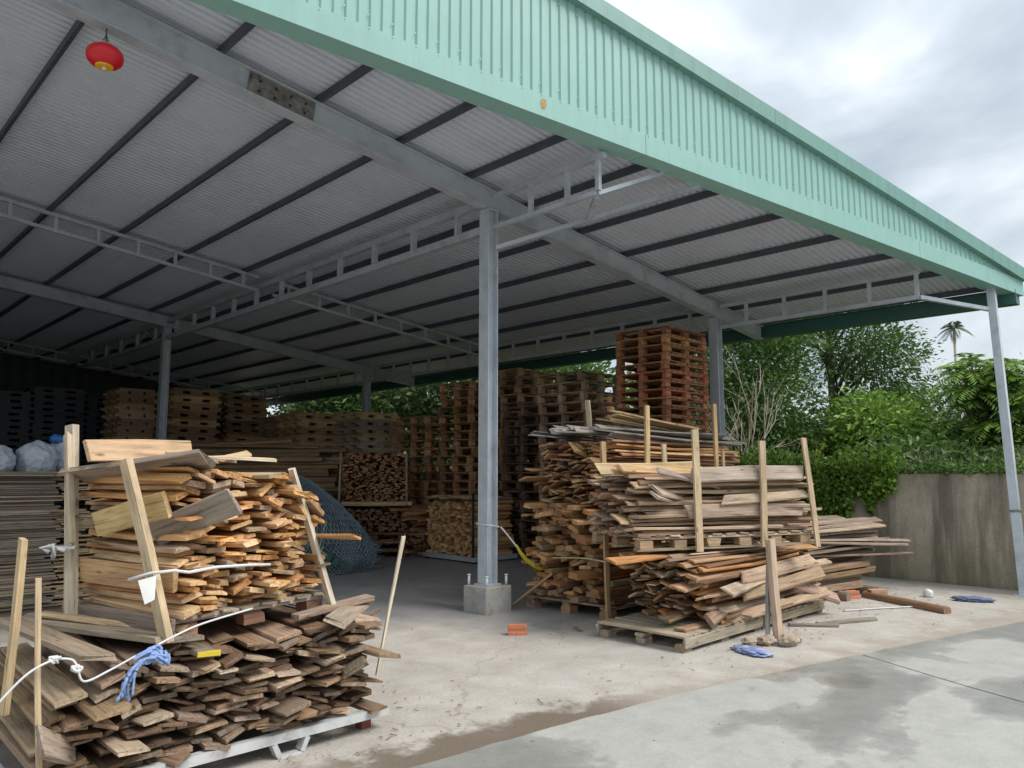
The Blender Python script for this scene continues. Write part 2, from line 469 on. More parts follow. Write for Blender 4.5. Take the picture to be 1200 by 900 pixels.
def board_mesh(Ln, Wd, Th, rough=0.004, bend=0.006, cut=0.0, chip=0.3, segs=2):
    """one plank along local X: slight warp, worn upper corners, uneven sawn or broken ends; slot 1 is end grain"""
    v = []; f = []; mi = []
    bz = R.uniform(-bend, bend); by = R.uniform(-bend, bend); tw = R.uniform(-bend, bend) * 2
    c0 = R.uniform(-cut, cut); c1 = R.uniform(-cut, cut)
    ch0 = R.random() < chip; ch1 = R.random() < chip
    w1 = min(R.uniform(0.08, 0.5) * Th, 0.2 * Wd); w2 = min(R.uniform(0.08, 0.5) * Th, 0.2 * Wd)
    if R.random() < 0.12: w1 = min(0.28 * Wd, Th)                    # waney edge
    hw, ht = Wd / 2, Th / 2
    prof = ((-hw, -ht), (hw, -ht), (hw, ht - min(w2, Th * 0.6)), (hw - w2, ht), (-hw + w1, ht), (-hw, ht - min(w1, Th * 0.6)))
    k = len(prof)
    for i in range(segs + 1):
        t = i / segs; x = (t - 0.5) * Ln; q = 1 - (2 * t - 1) ** 2
        for (a, b_) in prof:
            xx = x; s_ = a / hw
            if i == 0: xx += c0 * s_ + R.uniform(-1, 1) * (0.02 if ch0 else 0.003)
            if i == segs: xx += c1 * s_ + R.uniform(-1, 1) * (0.02 if ch1 else 0.003)
            v.append((xx, a + by * q + R.uniform(-rough, rough) * min(1, Wd / 0.06), b_ + bz * q + tw * (t - 0.5) * s_ + R.uniform(-rough, rough) * 0.4 * min(1, Th / 0.02)))
    f.append(tuple(range(k - 1, -1, -1))); mi.append(1)
    for i in range(segs):
        o = i * k
        for j in range(k):
            f.append((o + j, o + (j + 1) % k, o + k + (j + 1) % k, o + k + j)); mi.append(0)
    o = segs * k
    f.append(tuple(range(o, o + k))); mi.append(1)
    return mesh('board', v, f, ['wood', 'wood_end'], mi)

def jc(c, v=0.18, h=0.06):
    k = 1 + R.uniform(-v, v)
    return (max(0, c[0] * k * (1 + R.uniform(-h, h))), max(0, c[1] * k), max(0, c[2] * k * (1 + R.uniform(-h, h))))
def pick(pal):
    return jc(R.choice(pal))

# board palettes (real timber colours)
FRESH = [(0.60, 0.33, 0.13), (0.66, 0.40, 0.19), (0.52, 0.265, 0.10), (0.62, 0.36, 0.17), (0.46, 0.245, 0.11), (0.42, 0.30, 0.20), (0.68, 0.45, 0.25), (0.35, 0.21, 0.115)]
WEATHERED = [(0.27, 0.18, 0.115), (0.36, 0.255, 0.17), (0.19, 0.122, 0.078), (0.32, 0.21, 0.125), (0.42, 0.32, 0.23), (0.25, 0.185, 0.135), (0.14, 0.09, 0.06)]
MIXED = [(0.44, 0.215, 0.085), (0.30, 0.150, 0.066), (0.52, 0.285, 0.12), (0.21, 0.113, 0.06), (0.38, 0.235, 0.13), (0.33, 0.225, 0.145), (0.56, 0.34, 0.165)]
PALE = [(0.47, 0.325, 0.215), (0.41, 0.28, 0.185), (0.53, 0.385, 0.265), (0.32, 0.21, 0.135), (0.45, 0.35, 0.265), (0.26, 0.172, 0.115), (0.50, 0.315, 0.175)]
DARKRED = [(0.26, 0.13, 0.07), (0.31, 0.16, 0.08), (0.20, 0.11, 0.07), (0.36, 0.20, 0.10)]
GREYS = [(0.25, 0.24, 0.23), (0.33, 0.31, 0.29), (0.20, 0.18, 0.165)]

def plank(parent, Ln, Wd, Th, loc, rz=0.0, ry=0.0, rx=0.0, color=None, name='board', label=None, **kw):
    mx = Matrix.Translation(loc) @ Matrix.Rotation(rz, 4, 'Z') @ Matrix.Rotation(ry, 4, 'Y') @ Matrix.Rotation(rx, 4, 'X')
    o = link(name, board_mesh(Ln, Wd, Th, **kw), parent, mx, color or pick(MIXED))
    if label: o['label'] = label
    return o

def pile(parent, width, z0, z1, length, pal, w=(0.08, 0.13), t=(0.02, 0.034), along='Y', yaw=3.0, roll=24.0,
         jit=0.07, lvar=0.08, nmax=290, cut=0.012, batter=0.0, rough=0.004, cand=4, bend=0.012, crest=None):
    """drop boards one by one on a height profile across the pile, so that they lodge on each other;
    in the parent's frame the boards' near ends lie on local y=0 (along 'Y': they run to +y, across is x 0..width)
    or local x=0 (along 'X': they run to +x, across is y 0..width)."""
    n = 0; res = 0.01; K = int(width / res)
    h = np.full(K + 1, float(z0))
    out = []
    while n < nmax:
        wd = R.uniform(*w); th = R.uniform(*t)
        nw = max(2, int(wd / res))
        # candidate positions: prefer low spots
        best = None
        for _ in range(cand):
            i0 = R.randint(0, max(0, K - nw))
            top = h[i0:i0 + nw + 1].max()
            cr = crest((i0 + nw / 2) / K) if crest else 0.0
            sc = top - cr + R.uniform(0, 0.03)
            if best is None or sc < best[0]:
                best = (sc, i0)
        i0 = best[1]
        seg = h[i0:i0 + nw + 1]
        m = len(seg) // 2
        il = int(np.argmax(seg[:m])); ir = m + int(np.argmax(seg[m:]))
        sl = (seg[ir] - seg[il]) / max((ir - il) * res, 0.02)
        lim = tan(radians(R.uniform(2, roll)))
        sl = max(-lim, min(lim, sl))
        xs = (np.arange(len(seg)) - len(seg) / 2) * res
        base = (seg - sl * xs).max()
        ang = atan(sl)
        topz = base + th / cos(ang)
        if topz - (crest((i0 + nw / 2) / K) if crest else 0) > z1 + 0.02:
            n += 1
            if h.mean() > z1 - 0.03 or R.random() < 0.12: break
            continue
        h[i0:i0 + nw + 1] = np.maximum(seg, base + sl * xs + th / cos(ang))
        xc = (i0 + nw / 2) * res
        zc = base + th / 2 / cos(ang)
        ln = length * (1 + R.uniform(-lvar, lvar))
        off = R.gauss(0, jit) * (0.7 if R.random() < 0.8 else 1.6) - batter * (z1 - zc)
        yw = radians(R.gauss(0, yaw))
        e_ = (i0 + nw / 2) / K
        if e_ < 0.22: yw = (-abs(yw) if along == 'Y' else abs(yw)) * 0.4
        elif e_ > 0.8: yw = (abs(yw) if along == 'Y' else -abs(yw)) * 0.6
        # the board pivots about its near end so that the fan stays inside the pile
        if along == 'Y':
            loc = (xc - sin(yw) * ln / 2, off + cos(yw) * ln / 2, zc); rz = pi / 2 + yw; rx = -ang
        else:
            loc = (off + cos(yw) * ln / 2, xc + sin(yw) * ln / 2, zc); rz = yw; rx = ang
        o = plank(parent, ln, wd * 0.97, th * 0.98, loc, rz, 0, rx, pick(pal), cut=cut, rough=rough, bend=bend)
        out.append(o); n += 1
    return h

ORD = ['top', 'second', 'third', 'fourth', 'fifth', 'sixth', 'seventh', 'eighth', 'ninth', 'tenth', 'eleventh', 'twelfth', 'thirteenth',
       'fourteenth', 'fifteenth', 'sixteenth', 'seventeenth', 'eighteenth', 'nineteenth', 'twentieth', 'twenty-first', 'twenty-second',
       'twenty-third', 'twenty-fourth', 'twenty-fifth', 'twenty-sixth', 'twenty-seventh', 'twenty-eighth']

# shared pallet part meshes
_pal = {}
def pal_part(kind, lx, ly, lz):
    k = (kind, round(lx, 3), round(ly, 3), round(lz, 3))
    if k not in _pal:
        lst = []
        for _ in range(3):
            if lx >= ly: lst.append(board_mesh(lx, ly, lz, rough=0.002, bend=0.003, chip=0.15))
            else: lst.append(board_mesh(ly, lx, lz, rough=0.002, bend=0.003, chip=0.15))
        _pal[k] = lst
    return R.choice(_pal[k])

def pallet(x, y, z, rz, label, w=1.1, d=1.1, h=0.145, pal=MIXED, tops=5, group=None, blocks=True, name='wooden_pallet'):
    """nine-block pallet, deck boards along local Y; origin at its centre bottom"""
    p = thing(name, label, 'pallet', (x, y, z), rz, group)
    tb = 0.020; ts = 0.022; bb = 0.020; bl = h - tb - ts - bb
    base = pick(pal)
    def c(k=1.0): 
        q = jc(base, 0.22, 0.07); return (q[0] * k, q[1] * k, q[2] * k)
    for i in range(3):                               # bottom boards along X
        yy = (-0.5 + 0.5 * i) * (d - 0.10)
        link('bottom_board', pal_part('bt', w, 0.095, bb), p, Matrix.Translation((0, yy, bb / 2)), c(0.85))
        for j in range(3):
            xx = (-0.5 + 0.5 * j) * (w - 0.12)
            link('block', pal_part('bk', 0.115, 0.095, bl), p, Matrix.Translation((xx, yy, bb + bl / 2)), c(R.uniform(0.85, 1.25)))
        link('stringer_board', pal_part('st', w, 0.09, ts), p, Matrix.Translation((0, yy, bb + bl + ts / 2)), c())
    bw = min(0.14, d / tops * 0.8) if False else 0.12
    for i in range(tops):
        xx = (-0.5 + i / (tops - 1)) * (w - bw)
        if i not in (0, tops - 1) and R.random() < 0.10: continue
        link('deck_board', pal_part('dk', bw, d, tb), p, Matrix.Translation((xx, 0, h - tb / 2)) @ Matrix.Rotation(pi / 2, 4, 'Z'), c(1.05))
    return p

def pallet_stack(x, y, n, place, w=1.1, d=1.1, h=0.145, rz=0.0, pal=MIXED, jit=0.025, z=0.0, group=None, tops=5):
    """(x,y) is the corner nearest the camera (lowest X and Y)"""
    lx, ly = R.uniform(-0.006, 0.006), R.uniform(-0.006, 0.006)          # the stack leans a little
    for i in range(n):
        k = n - 1 - i
        lab = ('top pallet of ' if k == 0 else ORD[min(k, 27)] + ' pallet from the top of ') + place
        pallet(x + w / 2 + lx * i + R.uniform(-jit, jit), y + d / 2 + ly * i + R.uniform(-jit, jit), z + i * (h + 0.001), rz + radians(R.gauss(0, 1.8)), lab,
               w * R.uniform(0.97, 1.0), d, h, pal, tops, group or 'pallets of ' + place)

# ------------------------------------------------------------------ the ground
def sheet(name, pts, z, m):
    me = mesh(name, [(x, y, z) for x, y in pts], [tuple(range(len(pts)))], [m])
    o = link(name, me); o['kind'] = 'structure'
    return o
sheet('ground', [(-900, -900), (900, -900), (900, 900), (-900, 900)], -0.012, 'earth')
sheet('yard_floor', [(-16, -20), (12.45, -20), (12.45, 31), (-16, 31)], 0.0, 'yard')
edge = [(-16, 5.4), (-4, 4.5), (0.5, 3.78), (2.76, 3.48), (4.0, 3.36), (4.98, 3.22), (6.4, 2.93), (8.2, 2.53), (9.94, 2.12), (12.44, 1.5)]
ed = []
for a, b in zip(edge, edge[1:]):
    for k in range(8):
        t = k / 8
        ed.append((a[0] + (b[0] - a[0]) * t, a[1] + (b[1] - a[1]) * t + R.uniform(-0.012, 0.012)))
ed.append(edge[-1])
jn = [(7.05, 2.78), (6.62, 1.86), (6.20, 0.86), (5.2, -1.6), (-1.5, -20)]       # saw-cut joint between two slabs
k_ = min(range(len(ed)), key=lambda i: abs(ed[i][0] - 7.05))
jn[0] = ed[k_]
sheet('driveway', [(-16, -20)] + [(x - 0.008, y) for x, y in jn[::-1]] + [(x, y) for x, y in ed[:k_][::-1]], 0.006, 'drive')
sheet('driveway', [(12.44, -20)] + ed[k_ + 1:][::-1] + [(x + 0.008, y) for x, y in jn], 0.006, 'drive')

# ------------------------------------------------------------------ the open shed
def zr(X): return 5.80 - 0.111 * X                  # top of rafters = underside of purlins
FX0, FX1 = -3.0, 13.43
def fy(X): return 5.78 - 0.2943 * (X - 2.49)         # the front fascia is skewed across the roof
def ftop(X): return 6.64 - 0.262 * (X - 5.91)
YB = 28.0
shed = thing('open_shed', 'open-sided steel timber shed with mint green fascia and ribbed grey roof', 'shed')

# roof sheets, ribbed, each about a metre wide, running down the slope
per = 0.098; am = 0.036
y = fy(FX0) + 0.0
ycur = 2.62
while ycur < YB:
    y1 = min(ycur + per * 14, YB)
    prof = []
    yy = ycur
    while yy < y1 - 1e-6:
        prof += [(yy, 0), (yy + per * 0.58, 0), (yy + per * 0.66, am), (yy + per * 0.92, am)]
        yy += per
    prof.append((yy, 0))
    v = []; f = []
    for (py, pz) in prof:
        # the sheet starts where the skewed fascia crosses it
        x1 = 13.25
        x0 = max(FX0, min(2.49 + (5.78 + 0.10 - py) / 0.2943, x1 - 0.01))
        v += [(x0, py, zr(x0) + 0.094 + pz), (x1, py, zr(x1) + 0.094 + pz)]
    for i in range(len(prof) - 1):
        f.append((2 * i, 2 * i + 1, 2 * i + 3, 2 * i + 2))
    link('roof_sheet', mesh('roof_sheet', v, f, ['roof']), shed)
    ycur = yy
# purlins (C section: web plus two lips)
pxs = [1.70 + 1.03 * k for k in range(-4, 12)]
for X in pxs:
    ya = fy(X) + 0.10
    mb = MB(); z = zr(X)
    sl = -0.111
    mb.box(X - 0.019, X + 0.019, ya, YB, z + 0.002, z + 0.010)
    mb.box(X - 0.019, X - 0.011, ya, YB, z + 0.010, z + 0.084)
    mb.box(X - 0.011, X + 0.019, ya, YB, z + 0.076, z + 0.084)
    mb.obj('purlin', 'purlin', shed)
# rafters
def rafter(Y, x0, x1, dep=0.25, fl=0.15, splice=None):
    mb = MB()
    a = (x0, Y, zr(x0)); b = (x1, Y, zr(x1))
    up = Vector((0.111, 0, 1)).normalized()
    def off(p, d): return Vector(p) - up * d
    mb.bar(off(a, 0.006), off(b, 0.006), fl, 0.012, up)
    mb.bar(off(a, dep - 0.006), off(b, dep - 0.006), fl, 0.012, up)
    mb.bar(off(a, dep / 2), off(b, dep / 2), 0.05, dep - 0.026, up)
    o = mb.obj('rafter', 'steel', shed)
    if splice:
        s0, s1 = splice
        m2 = MB()
        m2.bar(off((s0, Y - 0.035, zr(s0)), dep / 2), off((s1, Y - 0.035, zr(s1)), dep / 2), 0.014, dep - 0.03, up)
        m2.obj('splice_plate', 'patch', o)
        for i in range(4):
            for j in range(2):
                xx = s0 + (s1 - s0) * (0.15 + 0.7 * i / 3)
                p = off((xx, Y - 0.043, zr(xx)), dep * (0.3 + 0.4 * j))
                MB().tube([p, p + Vector((0, -0.018, 0))], 0.013, 6).obj('bolt', 'dark_metal', o)
    return o
rafter(6.70, FX0, 13.12, splice=(3.02, 3.72))
rafter(17.36, FX0, 13.12)
# columns
def column(X, Y, ztop, plinth=False, size=0.165, m='column', lean=None):
    mb = MB(); z0 = 0.3 if plinth else 0.0
    hs = size / 2
    t = 0.014
    mb.box(X - hs, X - hs + t, Y - hs, Y + hs, z0 + 0.02, ztop)
    mb.box(X + hs - t, X + hs, Y - hs, Y + hs, z0 + 0.02, ztop)
    mb.box(X - hs + t, X + hs - t, Y - 0.012, Y + 0.012, z0 + 0.02, ztop)
    o = mb.obj('column', m, shed)
    mp = MB().box(X - hs - 0.03, X + hs + 0.03, Y - hs - 0.03, Y + hs + 0.03, z0, z0 + 0.018)
    mp.obj('base_plate', m, o)
    mh = MB().box(X - hs - 0.004, X + hs + 0.004, Y - hs + 0.002, Y + hs - 0.002, ztop, ztop + 0.012)
    mh.obj('cap_plate', m, o)
    if plinth:
        link('concrete_plinth', bevelled(X - 0.20, X + 0.20, Y - 0.20, Y + 0.20, -0.02, z0 - 0.001, 0.012, 'concrete_plinth', 'plinth', 0.005), shed)
        for sx, sy in ((-1, -1), (1, -1), (-1, 1), (1, 1)):
            b = MB(); cx, cy = X + sx * 0.155, Y + sy * 0.155
            b.tube([(cx, cy, z0), (cx, cy, z0 + 0.11)], 0.015, 10)
            b.tube([(cx, cy, z0 + 0.11), (cx, cy, z0 + 0.125)], 0.021, 10)
            b.obj('bolt_cap', 'white_plastic', shed, True)
    return o
def rbot(X): return zr(X) - 0.253
column(6.18, 6.70, rbot(6.18) - 0.014, plinth=True)
column(11.5, 6.70, rbot(11.5) - 0.014)
column(6.18, 17.36, rbot(6.18) - 0.014)
column(11.5, 17.36, rbot(11.5) - 0.014)
# corner post: round-edged box tube
cp = MB()
P0, P1 = Vector((12.0, 2.55, 0.0)), Vector((12.85, 2.86, zr(12.85) - 0.034))
cp.bar(P0, P1, 0.105, 0.105, (1, 0, 0))
co = cp.obj('corner_post', 'column', shed)
MB().box(11.89, 12.11, 2.44, 2.66, 0.0, 0.014).obj('base_plate', 'column', co)
MB().bar(P0 + (P1 - P0) * 0.246, P0 + (P1 - P0) * 0.254, 0.112, 0.112, (1, 0, 0)).obj('rust_ring', 'patch', co)

# trusses: two chords and upright posts
def truss(a, b, depth, n, parent=shed, cw=0.06, ch=0.05, lace=False, m='steel', posts=None):
    a = Vector(a); b = Vector(b)
    t = link('roof_truss', None, parent)
    MB().bar(a, b, cw, ch).obj('top_chord', m, t)
    dn = Vector((0, 0, -depth))
    MB().bar(a + dn, b + dn, cw, ch).obj('bottom_chord', m, t)
    ps = posts if posts is not None else [(i + 0.5) / n for i in range(n)]
    for s in ps:
        p = a + (b - a) * s
        MB().bar(p + Vector((0, 0, -ch / 2)), p + dn + Vector((0, 0, ch / 2)), cw * 0.8, 0.05, (b - a).normalized()).obj('post', m, t)
    if lace:
        k = n * 2
        for i in range(k):
            p = a + (b - a) * (i / k); q = a + (b - a) * ((i + 1) / k)
            e = Vector((0, 0, -ch / 2)); g = dn + Vector((0, 0, ch / 2))
            if i % 2: p, q = p + g, q + e
            else: p, q = p + e, q + g
            MB().bar(p, q, 0.025, 0.025).obj('lacing_bar', m, t)
    return t
# girder along the inner column row, and its outrigger to the fascia
zt = zr(6.18) - 0.13
truss((6.18, 6.82, zt), (6.18, 17.25, zt), 0.37, 11, cw=0.10, ch=0.09)
truss((6.18, 17.47, zt), (6.18, 23.4, zt), 0.37, 5, cw=0.08, ch=0.06, lace=True)
def seg(a, b, t): return tuple(Vector(a) + (Vector(b) - Vector(a)) * t)
tt = link('roof_truss', None, shed)
ma, mb_ = (6.18, 6.58, 4.62), (6.18, 4.98, 4.62)
la, lb = (6.2, 6.58, 4.36), (7.52, 4.52, 4.94)
MB().bar((6.18, 6.58, zt + 0.03), (6.18, 4.86, zt + 0.03), 0.07, 0.06).obj('top_chord', 'steel', tt)
MB().bar(ma, mb_, 0.06, 0.05).obj('bottom_chord', 'steel', tt)
MB().bar((6.19, 4.97, 4.615), (7.00, 4.68, 4.99), 0.05, 0.045).obj('brace_bar', 'steel', tt)
MB().bar(la, lb, 0.06, 0.05).obj('brace_bar', 'steel', tt)
for yt in (5.97, 5.40, 4.955):
    MB().bar((6.18, yt, 4.645), (6.18, yt, zt), 0.05, 0.05, (1, 0, 0)).obj('post', 'steel', tt)
MB().bar((6.45, 5.20, 4.71), seg(la, lb, 0.46), 0.05, 0.05, (1, 0, 0)).obj('post', 'steel', tt)
# girder along the outer column row
zt2 = zr(11.5) - 0.07
truss((11.5, 6.82, zt2), (11.5, 17.25, zt2), 0.36, 14, cw=0.07, ch=0.06)
truss((11.5, 17.47, zt2), (11.5, 24.6, zt2), 0.36, 8, cw=0.07, ch=0.06)
t2 = link('roof_truss', None, shed)
ta, tb_ = (11.5, 6.58, zt2), (11.5, 3.42, zt2)
ba_, bb__ = (11.5, 6.58, zt2 - 0.36), (12.75, 2.90, zt2 - 0.46)
MB().bar(ta, tb_, 0.06, 0.05).obj('top_chord', 'steel', t2)
bm_ = (11.5, 3.45, zt2 - 0.36)
MB().bar(ba_, bm_, 0.06, 0.06).obj('bottom_chord', 'steel', t2)
MB().bar((11.505, 3.44, zt2 - 0.362), (12.80, 2.88, zt2 - 0.43), 0.055, 0.055).obj('brace_bar', 'steel', t2)
for s_ in (0.15, 0.36, 0.57, 0.78, 0.985):
    MB().bar(seg(ta, tb_, s_), seg(ba_, bm_, s_ * 3.16 / 3.13), 0.05, 0.05, (1, 0, 0)).obj('post', 'steel', t2)
# light trusses parallel to the rafters
def xtruss(Y, x0, x1, n):
    truss((x0, Y, zr(x0) - 0.03), (x1, Y, zr(x1) - 0.03), 0.24, n, cw=0.055, ch=0.05)
xtruss(12.65, -2.2, 6.05, 14)
xtruss(12.65, 6.32, 11.42, 8)
xtruss(24.8, -2.2, 6.05, 14)
xtruss(24.8, 6.32, 13.0, 11)
# dark end wall and unseen left wall, both added to darken the interior
def clad(name, p0, p1, zt0, zt1):
    a = Vector((*p0, 0)); b = Vector((*p1, 0)); d = (b - a); n = int(d.length / 0.2); d.normalize(); s = Vector((-d.y, d.x, 0))
    v = []; f = []
    k = 0
    for i in range(n * 2 + 1):
        t = i / (n * 2)
        p = a + (b - a) * t + s * (0.03 if (i // 1) % 4 in (1, 2) else 0)
        zt = zt0 + (zt1 - zt0) * t
        v += [(p.x, p.y, 0), (p.x, p.y, zt)]
    for i in range(n * 2):
        f.append((2 * i, 2 * i + 2, 2 * i + 3, 2 * i + 1))
    link(name, mesh(name, v, f, ['cladding']), shed)
clad('added_end_wall', (FX0, YB - 0.3), (12.4, YB - 0.3), zr(FX0) + 0.20, zr(12.4) + 0.20)
clad('added_side_wall', (FX0 + 0.02, YB - 0.1), (FX0 + 0.02, 11.0), zr(FX0) + 0.2, zr(FX0) + 0.2)

# front fascia: bottom box trim, ribbed cladding, top cap
fas = link('fascia', None, shed)
def ribbon(x0, x1, n, zl, zh, oy0, oy1):
    """closed box strip following the fascia; zl/zh give z from X, oy offsets along Y"""
    v = []; f = []
    for i in range(n + 1):
        X = x0 + (x1 - x0) * i / n
        for (oy, zf) in ((oy0, zl), (oy1, zl), (oy1, zh), (oy0, zh)):
            v.append((X, fy(X) + oy, zf(X)))
    for i in range(n):
        o = 4 * i
        for j in range(4):
            f.append((o + j, o + 4 + j, o + 4 + (j + 1) % 4, o + (j + 1) % 4))
    f.append((0, 1, 2, 3)); f.append((4 * n + 3, 4 * n + 2, 4 * n + 1, 4 * n))
    return v, f
cuts = [FX0, 1.2, 6.55, 11.05, FX1]
for a, b in zip(cuts, cuts[1:]):
    v, f = ribbon(a + 0.003, b - 0.003, 6, lambda X: zr(X) - 0.03, lambda X: zr(X) + 0.205, 0.0, 0.235)
    link('bottom_trim', mesh('bottom_trim', v, f, ['mint']), fas)
cuts2 = [FX0, 2.0, 5.2, 8.4, 11.6, FX1]
for a, b in zip(cuts2, cuts2[1:]):
    v, f = ribbon(a + 0.002, b - 0.002, 4, lambda X: ftop(X) - 0.17, lambda X: ftop(X) + 0.02, -0.055, 0.20)
    link('top_cap', mesh('top_cap', v, f, ['mint_dark']), fas)
# ribbed cladding in separate sheets
X = FX0
pw = 0.108
sheetn = 0
while X < FX1 - 0.05:
    v = []; f = []; k = 0
    xe = min(X + pw * 9, FX1)
    xx = X; prof = []
    while xx < xe - 1e-6:
        prof += [(xx, 0.024), (xx + pw * 0.60, 0.024), (xx + pw * 0.70, 0.040), (xx + pw * 0.88, 0.040)]
        xx += pw
    prof.append((min(xx, FX1), 0.024))
    for (px, oy) in prof:
        px = min(px, FX1)
        zl = zr(px) + 0.15; zh = max(ftop(px) - 0.10, zl + 0.02)
        v += [(px, fy(px) + oy, zl), (px, fy(px) + oy, zh)]
    for i in range(len(prof) - 1):
        f.append((2 * i, 2 * i + 2, 2 * i + 3, 2 * i + 1))
    link('cladding_sheet', mesh('cladding_sheet', v, f, ['mint']), fas)
    X = xx
# sheet screws in two rows, and trim rivets
sw = MB()
X = FX0 + 0.3
while X < FX1 - 0.2:
    for zz in (zr(X) + 0.33, ftop(X) - 0.28):
        if zz < ftop(X) - 0.2: sw.tube([(X, fy(X) + 0.026, zz), (X, fy(X) + 0.016, zz)], 0.007, 6)
    sw.tube([(X, fy(X) + 0.001, zr(X) + 0.19), (X, fy(X) - 0.006, zr(X) + 0.19)], 0.006, 6)
    X += pw * 2
o = sw.obj('screws', 'white_metal', fas); o['kind'] = 'stuff'
# back of the parapet, so that it is a closed box
v, f = ribbon(FX0, FX1, 6, lambda X: zr(X) + 0.226, lambda X: ftop(X) - 0.175, 0.10, 0.19)
link('parapet_back', mesh('parapet_back', v, f, ['mint_dark']), fas)
# low eave: teal box gutter
gx = 13.20
ev = MB()
ev.box(gx, gx + 0.22, fy(gx) - 0.005, YB, 4.145, 4.36)
ev.obj('eave_gutter', 'teal', shed)
MB().box(gx - 0.05, gx + 0.27, fy(gx) + 0.24, YB, 4.363, 4.372).obj('eave_flashing', 'teal', shed)

# rust streak below the cap (a real stain with a shape of its own)
def stain(X, z, w, h, name, m):
    v = []; n = 12
    for i in range(n):
        t = 2 * pi * i / n
        xx = X + w * cos(t)
        v.append((xx, fy(xx) - 0.0025, z + h * sin(t) * (1.3 if sin(t) < 0 else 1)))
    link(name, mesh(name, v, [tuple(range(n))], [m]), fas)
M['rust_spot'] = plain('rust_spot', (0.45, 0.30, 0.12), 0.8, 0, 0.3, 30.0)
stain(5.31, zr(5.31) + 0.11, 0.035, 0.05, 'rust_spot', 'rust_spot')

# ------------------------------------------------------------------ red lantern
lan = thing('paper_lantern', 'round red lantern with a yellow base hanging under the roof', 'lantern', (1.76, 6.70, 5.10))
v = []; f = []; nu, nv = 36, 12
for j in range(nv + 1):
    t = -pi / 2 + pi * j / nv
    for i in range(nu):
        a = 2 * pi * i / nu
        rr = 0.145 * cos(t) ** 0.75 * (1 + 0.012 * (1 if i % 3 == 0 else -0.4)) if 0 < j < nv else 0.03
        v.append((rr * cos(a), rr * sin(a), 0.095 * sin(t)))
for j in range(nv):
    for i in range(nu):
        f.append((j * nu + i, j * nu + (i + 1) % nu, (j + 1) * nu + (i + 1) % nu, (j + 1) * nu + i))
link('lantern_shade', mesh('lantern_shade', v, f, ['lantern'], smooth=True), lan)
MB().tube([(0, 0, -0.083), (0, 0, -0.098)], [0.074, 0.064], 20).obj('lantern_base', 'lantern_yellow', lan)
MB().tube([(0, 0, -0.10), (0, 0, -0.116)], [0.018, 0.014], 10).obj('lantern_stud', 'white_plastic', lan)
MB().tube([(0, 0, 0.09), (0, 0, 0.11)], [0.05, 0.045], 16).obj('lantern_cap', 'lantern_yellow', lan)
hook = MB(); hook.tube([(0, 0, 0.10), (0.0, 0, zr(1.76) - 0.253 - 5.10)], 0.006, 6)
hook.tube([(0.02, 0, 0.14), (0.0, 0.0, 0.2), (-0.02, 0, 0.14)], 0.005, 5)
hook.obj('lantern_hook', 'dark_metal', lan)


# ------------------------------------------------------------------ timber piles
def stake(parent, a, b, w, t, color, name='stake', label=None):
    """a post from a to b in the parent's frame, its wide face towards local -y"""
    a = Vector(a); b = Vector(b); d = b - a
    q = d.to_track_quat('X', 'Z').to_matrix().to_4x4()
    mx = Matrix.Translation((a + b) / 2) @ q @ Matrix.Rotation(0, 4, 'X')
    # make local y of the board lie along parent's x as far as possible
    ax = d.normalized(); ay = (Vector((1, 0, 0)) - ax * ax.x).normalized(); az = ax.cross(ay)
    m3 = Matrix((ax, ay, az)).transposed().to_4x4()
    o = link(name, board_mesh(d.length, w, t, rough=0.002, bend=0.006, chip=0.2), parent, Matrix.Translation((a + b) / 2) @ m3, color)
    if label: o['label'] = label
    return o
STK = (0.56, 0.45, 0.31)
STK2 = (0.50, 0.38, 0.24)

# --- A: orange boards on a low pallet, on top of the weathered pile
Az = 0.72
pa = thing('wooden_pallet', 'low pallet with upright stakes under the bright orange board bundle at left', 'pallet', (1.61, 4.19, Az), 0.26)
for i in range(3):
    xx = (0.06, 0.52, 1.00)[i]
    for j in range(3):
        link('block', board_mesh(0.13, 0.10, 0.078, rough=0.002), pa, Matrix.Translation((xx + 0.04, 0.07 + 0.41 * j, 0.039)), jc((0.30, 0.17, 0.12)))
for j in range(3):
    link('stringer_board', board_mesh(1.12, 0.10, 0.022), pa, Matrix.Translation((0.56, 0.06 + 0.41 * j, 0.089)), jc((0.52, 0.47, 0.40)))
for i in range(8):
    link('deck_board', board_mesh(1.0, 0.115, 0.018), pa, Matrix.Translation((0.07 + 0.14 * i, 0.48, 0.110)) @ Matrix.Rotation(pi / 2, 4, 'Z'), jc((0.36, 0.29, 0.22)))
link('side_board', board_mesh(1.02, 0.022, 0.095), pa, Matrix.Translation((-0.025, 0.48, 0.075)) @ Matrix.Rotation(pi / 2, 4, 'Z'), (0.23, 0.18, 0.15))
stake(pa, (-0.055, 0.86, 0.0), (-0.055, 0.99, 1.17), 0.04, 0.09, (0.58, 0.50, 0.38))
stake(pa, (-0.10, 0.83, 0.48), (-0.10, 0.95, 1.12), 0.03, 0.05, (0.52, 0.43, 0.31))
stake(pa, (-0.06, -0.03, 0.005), (-0.155, 0.27, 0.955), 0.04, 0.075, (0.57, 0.44, 0.28))
stake(pa, (1.135, -0.035, 0.02), (0.80, 0.02, 0.91), 0.03, 0.05, (0.66, 0.58, 0.46))
ba = thing('timber_bundle', 'bright orange short boards stacked with their sawn ends outwards at left', 'timber pile', (1.61, 4.19, Az + 0.121), 0.26)
pile(ba, 1.08, 0.0, 0.74, 0.93, FRESH, w=(0.065, 0.145), t=(0.015, 0.033), yaw=6.5, roll=42, jit=0.06, rough=0.005, cand=3, cut=0.014, nmax=285,
     crest=lambda u: -0.22 * max(0, (u - 0.66) / 0.34) ** 2 + 0.04 * (1 - u))
